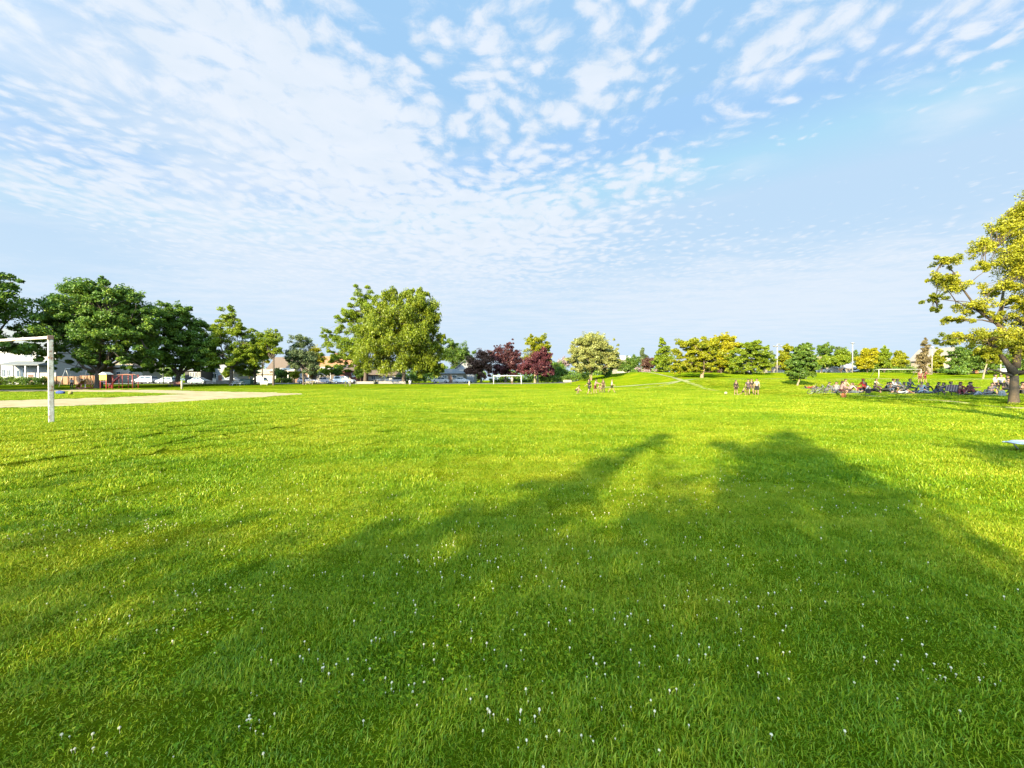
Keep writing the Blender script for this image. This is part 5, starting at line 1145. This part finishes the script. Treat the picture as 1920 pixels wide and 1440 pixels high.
# ------------------------------------------------------------------ houses
def wall_win(t, x, z, w, h, y=0.0, frame=WHITE, glass=GLASS):
    """a window proud of the front wall (front looks to -Y)"""
    f = MB(); d = .05
    f.box((x, y - d / 2 - .004, z + h / 2 - .04), (w + .1, d, .08)); f.box((x, y - d / 2 - .004, z - h / 2 - .04), (w + .1, d, .08))
    f.box((x - w / 2 - .01, y - d / 2 - .006, z - .04), (.08, d, h - .08)); f.box((x + w / 2 + .01, y - d / 2 - .006, z - .04), (.08, d, h - .08)); f.box((x, y - d / 2 - .006, z - .04), (.05, d, h - .08))
    fo = f.build('window', frame, t); p = MB(); p.box((x, y - .012, z - .04), (w - .05, .016, h - .09)); p.build('pane', glass, fo)
def gable_roof(b, x0, x1, y0, y1, ze, zr, th=.18, along='x', over=.45):
    if along == 'x':
        ym = (y0 + y1) / 2
        for a, c in ((y0 - over, ym), (y1 + over, ym)):
            s = (zr - ze) / abs(ym - (y0 if a < ym else y1)); za = ze - s * over
            b.add([(x0 - over, a, za), (x1 + over, a, za), (x1 + over, c, zr), (x0 - over, c, zr), (x0 - over, a, za + th), (x1 + over, a, za + th), (x1 + over, c, zr + th), (x0 - over, c, zr + th)],
                  [(0, 1, 2, 3), (7, 6, 5, 4), (0, 4, 5, 1), (1, 5, 6, 2), (2, 6, 7, 3), (3, 7, 4, 0)])
    else:
        xm = (x0 + x1) / 2
        for a in (x0, x1):
            sg = -1 if a < xm else 1; s = (zr - ze) / abs(xm - a); za = ze - s * over
            b.add([(a + sg * over, y0 - over, za), (a + sg * over, y1 + over, za), (xm, y1 + over, zr), (xm, y0 - over, zr), (a + sg * over, y0 - over, za + th), (a + sg * over, y1 + over, za + th), (xm, y1 + over, zr + th), (xm, y0 - over, zr + th)],
                  [(0, 1, 2, 3), (7, 6, 5, 4), (0, 4, 5, 1), (1, 5, 6, 2), (2, 6, 7, 3), (3, 7, 4, 0)])
def house(label, px, Y, wpx, eave_py, ridge_py, wall, roof, depth=8.0, along='x', wins=(), door=None, porch=None, chimney=None, name='house', rz=0, base_py=None, garage=None):
    """wins: (px, py, wpx, hpx) in the photo"""
    s = Y / F; x, y, z = at(px, Y)
    t = thing(name, label, 'house', (x, y, z), R(rz)); w = wpx * s; X = lambda q: (q - px) * s; Zf = lambda q: CAMH - (q - HZ) * s - z
    ze, zr = Zf(eave_py), Zf(ridge_py); b = MB()
    if along == 'x':
        b.box((0, depth / 2, ze / 2 - .25), (w, depth, ze + .5))
        for sx in (-1, 1): b.prism([(-.01, 0), (.01, 0), (.01, .01)], 0, .01)
        b.add([(-w / 2 + .01, 0, ze), (-w / 2 + .01, depth, ze), (-w / 2 + .01, depth / 2, zr)], [(0, 1, 2)]); b.add([(w / 2 - .01, 0, ze), (w / 2 - .01, depth, ze), (w / 2 - .01, depth / 2, zr)], [(0, 1, 2)])
    else:
        b.add([(-w / 2, 0, -.5), (w / 2, 0, -.5), (w / 2, 0, ze), (0, 0, zr), (-w / 2, 0, ze), (-w / 2, depth, -.5), (w / 2, depth, -.5), (w / 2, depth, ze), (0, depth, zr), (-w / 2, depth, ze)],
              [(0, 1, 2, 3, 4), (9, 8, 7, 6, 5), (0, 5, 6, 1), (1, 6, 7, 2), (2, 7, 8, 3), (3, 8, 9, 4), (4, 9, 5, 0)])
    b.build('wall', wall, t)
    r_ = MB(); gable_roof(r_, -w / 2, w / 2, 0, depth, ze, zr, along=along); ro = r_.build('roof', roof, t)
    if chimney:
        c = MB(); cx, ctop, cw = chimney; c.box((X(cx), depth * .42, (zr + Zf(ctop)) / 2 - .4), (cw, cw, Zf(ctop) - zr + 1.6)); c.box((X(cx), depth * .42, Zf(ctop) + .44), (cw + .14, cw + .14, .14)); c.build('chimney', plain('chimney_brick', (.42, .20, .10), .9, bump=.4, scale=6), ro)
    for (a, q, ww, hh) in wins: wall_win(t, X(a), Zf(q), ww * s, hh * s)
    if door:
        a, dw = door; d = MB(); d.box((X(a), -.03, 1.05), (dw, .05, 2.1)); do = d.build('door', plain('door_paint', (.16, .08, .05), .5), t); h = MB(); h.ball((X(a) + dw * .38, -.09, 1.0), .04, 8, 6); h.build('handle', GREYM, do)
    if garage:
        a, gw, gh, gm = garage; d = MB(); d.box((X(a), -.04, gh / 2), (gw, .06, gh)); d.build('garage_door', gm, t)
    if porch:
        a0, a1, pe, pt, pm, np_ = porch; d = 2.6; pz, pzt = Zf(pe), Zf(pt)
        p = MB(); p.add([(X(a0) - .3, -d - .3, pz), (X(a1) + .3, -d - .3, pz), (X(a1), -.02, pzt), (X(a0), -.02, pzt), (X(a0) - .3, -d - .3, pz - .22), (X(a1) + .3, -d - .3, pz - .22), (X(a1) + .3, -.02, pz - .22), (X(a0) - .3, -.02, pz - .22)],
                        [(0, 1, 2, 3), (7, 6, 5, 4), (0, 4, 5, 1), (1, 5, 6, 2), (2, 6, 7, 3), (3, 7, 4, 0)]); p.build('porch_roof', pm, t)
        for k in range(np_):
            c = MB(); xx = X(a0) + (X(a1) - X(a0)) * k / (np_ - 1); c.box((xx, -d, (pz - .22) / 2 - .1), (.20, .20, pz - .02)); c.build('porch_post', WHITE, t)
    return t
CLAP = banded('white_clapboard', (.48, .48, .48), (.42, .43, .45), 2, 5.0); CREAM = banded('cream_boards', (.46, .40, .29), (.40, .35, .27), 2, 5.0)
SLATE = banded('grey_shingle', (.16, .18, .19), (.08, .09, .09), 2, 6.0); BROWNR = banded('brown_shingle', (.17, .12, .08), (.12, .09, .06), 2, 6.0); ORANGE = banded('orange_tile', (.38, .19, .08), (.24, .11, .05), 2, 6.0)
DKW = banded('black_boards', (.035, .037, .04), (.015, .015, .015), 0, 4.0); REDW = banded('dark_red_boards', (.17, .04, .03), (.08, .02, .015), 0, 4.0); GREYW = banded('grey_boards', (.30, .32, .34), (.2, .2, .2), 2, 5.0)
BRICK = plain('brick', (.34, .15, .09), .9, var=.3, scale=4, bump=.5); STUC = plain('stucco', (.36, .32, .26), .9, var=.1, bump=.3)
house('white two-storey house with teal windows and a grey porch roof, far left', 20, 84, 170, 652, 612, CLAP, SLATE, 10, 'x', [(50, 664, 6, 13), (59, 664, 6, 13), (8, 699, 7, 14), (17, 699, 6, 12), (76, 666, 9, 12), (-20, 664, 8, 13), (38, 700, 12, 13)], (58, 1.1), (30, 100, 684, 677, SLATE, 4))
house('brick bungalow with a tan gable, left behind the largest maple', 152, 100, 60, 697, 682, BRICK, BROWNR, 8, 'x', [(135, 704, 8, 8), (166, 704, 7, 8)], (150, 1.0))
house('white cottage with a brown roof behind the playground trees', 232, 104, 70, 692, 672, STUC, BROWNR, 8, 'y', [(222, 700, 7, 8), (246, 700, 7, 8), (232, 684, 6, 6)], None)
house('black boarded cottage with a row of white windows, right of the forked maple', 362, 100, 30, 694, 684, DKW, SLATE, 7, 'x', [(358, 702, 4, 8), (363, 702, 4, 8), (368, 702, 4, 8), (374, 702, 3, 8)], None)
house('grey house with a white gable board behind the open maple', 412, 104, 52, 696, 676, GREYW, SLATE, 8, 'y', [(402, 704, 8, 8), (424, 704, 8, 8)], (413, 1.0))
house('low white garage with a cream roof right of the grey-green bin', 495, 103, 36, 701, 692, CLAP, CREAM, 7, 'x', [], None, None, None, 'garage', 0, None, (495, 3.2, 1.9, plain('garage_white', (.6, .6, .58), .6)))
house('brown-roofed porch house with white trim, behind the pale young tree', 540, 106, 78, 694, 669, plain('porch_brown', (.20, .13, .09), .8), BROWNR, 9, 'x', [(545, 704, 4, 9), (550, 704, 4, 9), (528, 704, 6, 9), (566, 704, 8, 8)], (557, 1.0), (516, 562, 695, 690, plain('porch_white', (.48, .45, .40), .7), 5), None)
house('house with a bright orange tiled roof and orange chimney', 620, 108, 66, 693, 667, plain('dark_wall', (.13, .11, .10), .8), ORANGE, 10, 'x', [(600, 700, 8, 8), (612, 700, 6, 8)], None, (588, 628, 691, 688, plain('porch_grey', (.45, .45, .45), .7), 3), (622, 664, 1.4))
house('dark red shed-like house right of the orange-roofed house', 652, 102, 40, 694, 684, REDW, BROWNR, 7, 'x', [(663, 703, 6, 7)], None, garage=(643, 3.0, 2.1, plain('garage_maroon', (.10, .03, .03), .7)))
house('grey two-storey house left of the bronze plum tree', 872, 122, 34, 690, 675, GREYW, SLATE, 8, 'y', [(866, 696, 5, 6), (878, 696, 5, 6), (872, 684, 4, 5)], None)
house('low grey bungalow with a flat-looking dark roof right of the elm', 846, 112, 46, 700, 692, STUC, SLATE, 8, 'x', [(834, 706, 8, 5), (852, 706, 8, 5)], (844, 1.0))
house('white bungalow seen under the boughs of ash and elm', 712, 112, 60, 702, 692, STUC, BROWNR, 8, 'x', [(700, 708, 7, 6), (728, 708, 7, 6)], (714, 1.0))
house('cream pavilion with a pale roof behind the far goal', 1170, 150, 26, 674, 667, CREAM, plain('pale_roof', (.55, .54, .52), .8), 7, 'x', [(1165, 680, 4, 4)], None)
house('long low brown-roofed house with a white gable on the right bank', 1556, 112, 56, 682, 668, CREAM, banded('moss_shingle', (.26, .21, .10), (.16, .13, .06), 2, 6.0), 9, 'x', [(1545, 688, 5, 5), (1566, 688, 5, 5)], None)
house('long pale shed with a curved-looking grey roof behind the round light tree', 1590, 106, 36, 690, 683, STUC, plain('shed_roof', (.44, .42, .40), .7), 6, 'x', [(1582, 694, 5, 4), (1596, 694, 5, 4)], None, name='shed')
house('cream gabled house with a porch at the right of the bank', 1788, 98, 38, 672, 652, CREAM, plain('gable_roof', (.30, .26, .22), .8), 8, 'y', [(1784, 668, 3, 7), (1790, 668, 3, 7), (1780, 686, 5, 7)], (1794, 1.0), (1776, 1800, 679, 676, plain('porch_tan', (.4, .33, .25), .8), 3))
house('low dark shed with an orange front at the top of the bank', 1824, 92, 22, 690, 686, plain('shed_rust', (.38, .14, .07), .8), plain('shed_pale_roof', (.55, .52, .48), .8), 4, 'x', [], (1824, .9), name='shed')
house('dark blue-grey house behind the right edge trees', 1925, 112, 90, 684, 660, GREYW, SLATE, 9, 'x', [(1905, 692, 6, 7), (1935, 692, 6, 7)], None)
house('white house showing through the gap right of the lime cone tree', 1478, 118, 40, 690, 678, STUC, BROWNR, 8, 'x', [(1470, 694, 4, 4), (1486, 694, 4, 4)], None)
# hedges, fences
def hedge(label, x0, x1, Y, h, mat, dep=1.2, seed=1, n=None):
    r = np.random.default_rng(seed); a, b_ = (x0 - 960) / F * Y, (x1 - 960) / F * Y; L = b_ - a; n = n or int(L * 4); xm = (a + b_) / 2; z0 = hz(xm, Y)
    LV = []
    for i in range(n):
        xx = r.uniform(-L / 2, L / 2); c = np.array([xx, r.uniform(-dep / 2, dep / 2), hz(xm + xx, Y) - z0 + r.uniform(.15, .92) * h]); LV.append(leaves(r, c, .42, .8, 34, .22, .4))
    V = np.concatenate(LV); o = link('hedge', np_mesh('hedge', V, np.arange(len(V)).reshape(-1, 4)), mat); o.location = (xm, Y, z0); tag(o, label, 'hedge')
hedge('dark green garden hedge in front of the white two-storey house', -120, 84, 79, 1.7, L_MID, 2.0, 3, 420)
hedge('long clipped green hedge left of the blossoming tree trunk', 1012, 1104, 106, 2.0, L_DARK, 1.6, 4, 300)
hedge('low dark hedge at the left of the far goal', 918, 1000, 118, 1.2, L_DARK, 1.4, 5, 200)
hedge('low green shrubs in front of the porch house', 512, 548, 97, 1.3, L_MID, 1.2, 6, 110)
hedge('dark hedge below the golden tree and lime cone', 1612, 1720, 101, 1.7, L_DARK, 1.4, 7, 240)
hedge('dark brown-green hedge under the yellowest golden tree', 1325, 1375, 110, 1.8, L_BRONZE, 1.4, 8, 140)
hedge('dark evergreen hedge in the shade of the weeping elm', 742, 800, 104, 2.4, L_DARK, 2.0, 9, 220)
def fence(label, x0, x1, Y, h, mat, name='fence', posts=7):
    a, b_ = (x0 - 960) / F * Y, (x1 - 960) / F * Y; xm = (a + b_) / 2; z = hz(xm, Y); t = thing(name, label, 'fence', (xm, Y, z)); L = b_ - a
    b = MB(); b.box((0, 0, h / 2 + .04), (L, .05, h - .08)); b.build('board_panel', mat, t)
    for k in range(posts): p = MB(); p.box((-L / 2 + L * k / (posts - 1), -.085, h / 2), (.12, .12, h + .12)); p.build('post', mat, t)
fence('brown wooden fence behind the near goalpost and playground', 84, 150, 81, 1.75, banded('fence_wood', (.36, .19, .09), (.18, .10, .05), 0, 5.0))
fence('orange-brown plank fence behind the play tower', 152, 186, 82, 1.9, banded('fence_orange', (.40, .20, .09), (.22, .11, .05), 0, 5.0), posts=4)
fence('low pale wall along the far pavement left of the elm', 384, 470, 83.6, .85, CONC, 'low_wall', 2)
fence('low pale wall along the road right of the elm', 668, 760, 84.5, .6, CONC, 'low_wall', 2)

# ------------------------------------------------------------------ playground
REDP = plain('red_paint', (.42, .06, .05), .45); YEL = plain('yellow_panel', (.52, .42, .05), .5); ORP = plain('orange_plastic', (.60, .27, .04), .4)
def local(px, Y): x, y, z = at(px, Y); return x, y, z
def play_tower():
    Y = 60; s = Y / F; x, y, z = at(194, Y); t = thing('play_tower', 'play tower with a yellow panel on tall red posts, beside the largest maple trunk', 'play tower', (x, y, z), R(4), 'playground equipment')
    for sx in (-1, 1):
        for sy in (0, 1): b = MB(); b.tube([(sx * .44, sy * .9, -.1), (sx * .44, sy * .9, 2.35)], .055, 8); b.build('post', REDP, t, True)
    b = MB(); b.box((0, -.07, 1.85), (1.08, .05, .85)); b.build('panel', YEL, t, bevel=.02)
    b = MB(); b.box((0, .45, 1.2), (.95, 1.0, .08)); b.build('deck', plain('deck_dark', (.10, .05, .08), .7), t)
    b = MB(); b.prism([(-.62, 2.33), (.62, 2.33), (0, 2.72)], -.15, 1.05); b.build('roof', WHITE, t)
    b = MB()
    for k in range(4): b.tube([(-.2, 1.05, .25 + k * .25), (.2, 1.05, .25 + k * .25)], .02, 6)
    b.tube([(-.2, 1.05, 0), (-.2, 1.05, 1.2)], .025, 6); b.tube([(.2, 1.05, 0), (.2, 1.05, 1.2)], .025, 6); b.build('ladder', REDP, t)
play_tower()
def climbing_frame():
    Y = 62; x, y, z = at(234, Y); t = thing('climbing_frame', 'red arched climbing frame with ladder bars, right of the play tower', 'climbing frame', (x, y, z), R(-3), 'playground equipment')
    for k, xx in enumerate((-1.5, 0.1, 1.8)):
        for sy in (-.45, .45): b = MB(); b.tube([(xx, sy, -.1), (xx, sy, 2.1 + .2 * math.sin(k))], .05, 8); b.build('post', REDP, t, True)
    for sy in (-.45, .45):
        b = MB(); b.tube([(-1.5, sy, 2.05), (-.7, sy, 2.25), (.1, sy, 2.3), (1.0, sy, 2.35), (1.8, sy, 2.1)], .04, 8); b.build('top_rail', plain('rail_brown', (.35, .16, .10), .5), t, True)
    b = MB()
    for k in range(12): b.tube([(-1.4 + k * .28, -.45, 2.2), (-1.4 + k * .28, .45, 2.2)], .022, 6)
    b.build('ladder_bars', plain('rail_brown', (.35, .16, .10), .5), t)
    b = MB(); b.tube([(-1.5, .45, 1.9), (-2.3, .5, 1.3), (-3.0, .5, .5), (-3.3, .5, .25)], .16, 8); b.build('tube_slide', plain('dark_red', (.25, .02, .04), .4), t, True)
climbing_frame()
def slide(label, px, Y, rz, mat, rail, h, group='playground equipment'):
    x, y, z = at(px, Y); t = thing('slide', label, 'slide', (x, y, z), R(rz), group)
    L = h * 1.55; prof = [(0, h), (.5, h), (.9, h - .12), (L - .3, .32), (L, .25)]
    b = MB(); vs = [(a, s, c) for s in (-.24, .24) for a, c in prof]; n = len(prof); vs2 = [(a, b_, c - .04) for a, b_, c in vs]
    b.add(vs + vs2, [(i, i + 1, n + i + 1, n + i) for i in range(n - 1)] + [(2 * n + n + i, 2 * n + n + i + 1, 2 * n + i + 1, 2 * n + i) for i in range(n - 1)]); b.build('chute', mat, t)
    for s in (-.26, .26): b = MB(); b.tube([(a, s, c + .09) for a, c in prof], .045, 6); b.build('side_rail', rail, t, True)
    for s in (-.24, .24): b = MB(); b.tube([(-.05, s, 0), (0, s, h + .75)], .04, 6); b.build('post', rail, t, True)
    b = MB()
    for k in range(6): b.tube([(-.32 + k * .05, -.24, .2 + k * h / 6.5), (-.32 + k * .05, .24, .2 + k * h / 6.5)], .025, 6)
    for s in (-.24, .24): b.tube([(-.38, s, 0), (-.02, s, h)], .03, 6)
    b.build('ladder', rail, t, True); b = MB(); b.tube([(L - .4, 0, .3), (L - .4, 0, 0)], .05, 6); b.build('foot', rail, t)
slide('orange slide left of the largest maple trunk', 166, 63, 178, ORP, ORP, 1.35)
slide('long pale slide in front of the house with the grey porch', 598, 86, -8, plain('slide_tan', (.55, .45, .32), .4), plain('slide_rail', (.50, .42, .32), .4), 2.3)
def rocker():
    x, y, z = at(160, 60); t = thing('merry_go_round', 'low crimson merry-go-round at the foot of the largest maple', 'merry-go-round', (x, y, z), 0, 'playground equipment')
    b = MB(); b.tube([(0, 0, .18), (0, 0, .26)], 1.0, 24); b.build('platform', plain('crimson', (.30, .03, .07), .5), t)
    b = MB(); b.tube([(0, 0, -.05), (0, 0, .8)], .05, 8); b.build('spindle', GREYM, t)
    for k in range(5): a = k * 2 * PI / 5; b = MB(); b.tube([(.92 * math.cos(a), .92 * math.sin(a), .26), (.92 * math.cos(a), .92 * math.sin(a), .85), (.3 * math.cos(a), .3 * math.sin(a), .9)], .025, 6); b.build('handrail', plain('crimson', (.30, .03, .07), .5), t, True)
rocker()
def swing():
    Y = 70; x, y, z = at(144, Y); t = thing('swing_set', 'tall pale swing frame behind the near goalpost', 'swing', (x, y, z), 0, 'playground equipment'); w = 2.0; h = 3.3
    for sx in (-1, 1):
        for sy in (-1, 1): b = MB(); b.tube([(sx * w, sy * 1.1, -.1), (sx * w, 0, h)], .05, 6); b.build('leg', GREYM, t, True)
    b = MB(); b.tube([(-w, 0, h), (w, 0, h)], .055, 8); b.build('top_bar', GREYM, t, True)
    for xx in (-.9, .9):
        b = MB(); b.box((xx, 0, .5), (.45, .2, .04)); se = b.build('swing_seat', RUBBER, t); c = MB(); c.tube([(xx - .2, 0, .5), (xx - .2, 0, h)], .012, 4); c.tube([(xx + .2, 0, .5), (xx + .2, 0, h)], .012, 4); c.build('chain', GREYM, se)
swing()
# ------------------------------------------------------------------ poles, signs, benches, bins
def floodlight(label, px, Y, top_py, arms=2, r=.10, group='floodlight poles', brk=True):
    s = Y / F; x, y, z = at(px, Y); h = CAMH - (top_py - HZ) * s - z; t = thing('floodlight_pole', label, 'floodlight', (x, y, z), 0, group); pm = plain('pole_pale', (.36, .34, .28), .5)
    b = MB(); b.tube([(0, 0, -.2), (0, 0, h * .5), (0, 0, h)], [r * 1.3, r * 1.05, r * .8], 8); b.build('pole', pm, t, True)
    if arms == 2:
        b = MB(); b.tube([(-1.1, 0, h - .7), (1.1, 0, h - .7)], .06, 6); b.build('cross_arm', pm, t, True)
        for sx in (-1, -.3, .4, 1): b = MB(); b.box((sx * 1.0, -.12, h - .58 + (.5 if sx == .4 else 0)), (.42, .3, .3), M=Matrix.Rotation(R(25), 4, 'X')); b.build('lamp_head', GREYM, t, bevel=.04)
    else:
        b = MB(); b.tube([(0, 0, h - .1), (0, 0, h + .12)], [.5, .35], 10); b.build('lamp_head', GREYM, t, True)
floodlight('left floodlight pole with a cross arm of lamps, right of the golden trees', 1457, 102, 645)
floodlight('middle floodlight pole with a single round head on the right bank', 1598, 98, 643, arms=1, r=.12)
floodlight('right floodlight pole between the brown column tree and the gold-green cone', 1747, 88, 651, arms=1, r=.10)
floodlight('slim lamp post seen above the reddest gap right of the big golden tree boughs', 1876, 74, 672, arms=1, r=.08)
def lamp_post(label, px, Y, top_py):
    s = Y / F; x, y, z = at(px, Y); h = CAMH - (top_py - HZ) * s - z; t = thing('street_lamp', label, 'street lamp', (x, y, z), 0, 'street lamps'); b = MB()
    b.tube([(0, 0, -.1), (0, 0, h * .8), (.15, 0, h * .95), (.8, 0, h)], [.10, .08, .06, .05], 8); b.build('post', GREYM, t, True); b = MB(); b.box((1.0, 0, h - .02), (.6, .22, .12)); b.build('lamp_head', GREYM, t, bevel=.03)
lamp_post('street lamp with a curved arm left of the forked maple trunk', 306, 84, 678)
lamp_post('street lamp among the parked cars right of the black cottage', 402, 84, 694)
def bollard(label, px, Y, h, col=(.66, .58, .40)):
    x, y, z = at(px, Y); t = thing('bollard', label, 'bollard', (x, y, z)); b = MB(); b.tube([(0, 0, -.1), (0, 0, h * .94), (0, 0, h)], [.14, .13, .09], 10); b.build('post', plain('bollard_cream', col, .6), t, True)
    b = MB(); b.tube([(0, 0, h * .72), (0, 0, h * .80)], .142, 10); b.build('band', plain('bollard_band', (.5, .42, .3), .6), t)
bollard('cream wooden bollard right of the forked maple trunk', 341, 60, 1.35)
bollard('small pale marker post on the grass left of the far goal', 880, 78, .75, (.7, .6, .5))
def sign(label, px, Y, w, h, z0, col):
    x, y, z = at(px, Y); t = thing('sign_board', label, 'sign', (x, y, z), 0, 'sign boards')
    for sx in (-1, 1): b = MB(); b.tube([(sx * w * .4, 0, -.1), (sx * w * .4, 0, z0 + h * .9)], .04, 6); b.build('post', GREYM, t)
    b = MB(); b.box((0, -.07, z0 + h / 2), (w, .04, h)); b.build('board', plain('board_%d' % px, col, .5), t, bevel=.01)
sign('blank white notice board left of the open maple trunk', 402, 83, .75, .75, .55, (.68, .66, .62))
sign('tall pale wooden board on legs at the slim tree, right of the bin', 495, 76, 1.5, .7, .25, (.46, .46, .34))
def bench(label, px, Y, rz, col, table=False, group='park benches'):
    x, y, z = at(px, Y); t = thing('picnic_table' if table else 'park_bench', label, 'picnic table' if table else 'bench', (x, y, z), R(rz), group); m = plain('bench_%d' % px, col, .6)
    if table:
        b = MB(); [b.box((0, -.3 + k * .15, .75), (1.9, .13, .05)) for k in range(5)]; b.build('table_top', m, t)
        for s in (-1, 1): b = MB(); b.box((0, s * .7, .44), (1.9, .26, .05)); b.build('seat', m, t)
        for s in (-.7, .7):
            b = MB(); b.tube([(s, -.75, 0), (s, -.2, .74)], .04, 6); b.tube([(s, .75, 0), (s, .2, .74)], .04, 6); b.tube([(s, -.75, .4), (s, .75, .4)], .035, 6); b.build('leg', m, t)
    else:
        b = MB(); [b.box((0, -.2 + k * .14, .45), (1.8, .12, .04)) for k in range(4)]; b.build('seat', m, t); b = MB(); [b.box((0, .28 + k * .02, .58 + k * .14), (1.8, .03, .11)) for k in range(3)]; b.build('backrest', m, t)
        for s in (-.75, .75): b = MB(); b.tube([(s, -.22, 0), (s, -.2, .44)], .035, 6); b.tube([(s, .24, 0), (s, .26, .44), (s, .34, .92)], .035, 6); b.build('leg', DARKM, t)
bench('white picnic table right of the open maple trunk', 447, 76, 4, (.66, .68, .66), True)
bench('weathered picnic table with yellow top by the parked cars near the slide', 583, 80, -5, (.58, .48, .26), True)
bench('red-brown bench under the forked maple', 327, 70, 10, (.24, .08, .06))
bench('pale bench on the mound path left of the blossoming tree', 1064, 84, 0, (.55, .48, .30))
def dumpster():
    x, y, z = at(463, 79); t = thing('dumpster', 'dark green lidded dumpster right of the white picnic table', 'dumpster', (x, y, z), R(3)); g_ = plain('bin_green', (.045, .11, .09), .5)
    b = MB(); b.prism([(-.95, .12), (.95, .12), (1.05, 1.15), (-1.05, 1.15)], -.6, .6); b.build('bin_body', g_, t, bevel=.02)
    for s in (-.5, .5): b = MB(); b.box((s, 0, 1.2), (1.0, 1.26, .08), M=Matrix.Rotation(R(6), 4, 'X')); b.build('lid', plain('bin_lid', (.05, .07, .06), .5), t)
    for sx in (-.75, .75):
        for sy in (-.45, .45): b = MB(); b.tube([(sx - .03, sy, .07), (sx + .03, sy, .07)], .07, 10); b.build('castor', RUBBER, t)
dumpster()
def hydrant_bin(label, px, Y, col):
    x, y, z = at(px, Y); t = thing('litter_bin', label, 'bin', (x, y, z), 0, 'litter bins'); b = MB(); b.tube([(0, 0, 0), (0, 0, .85)], [.26, .30], 12); b.build('bin_body', plain('litter_%d' % px, col, .6), t, True); b = MB(); b.tube([(0, 0, .85), (0, 0, .92), (0, 0, 1.0)], [.32, .31, .12], 12); b.build('lid', DARKM, t, True)
hydrant_bin('pale litter bin beside the elm trunk', 769, 84, (.6, .6, .58)); hydrant_bin('dark litter bin left of the ash trunk', 703, 84, (.05, .06, .05))
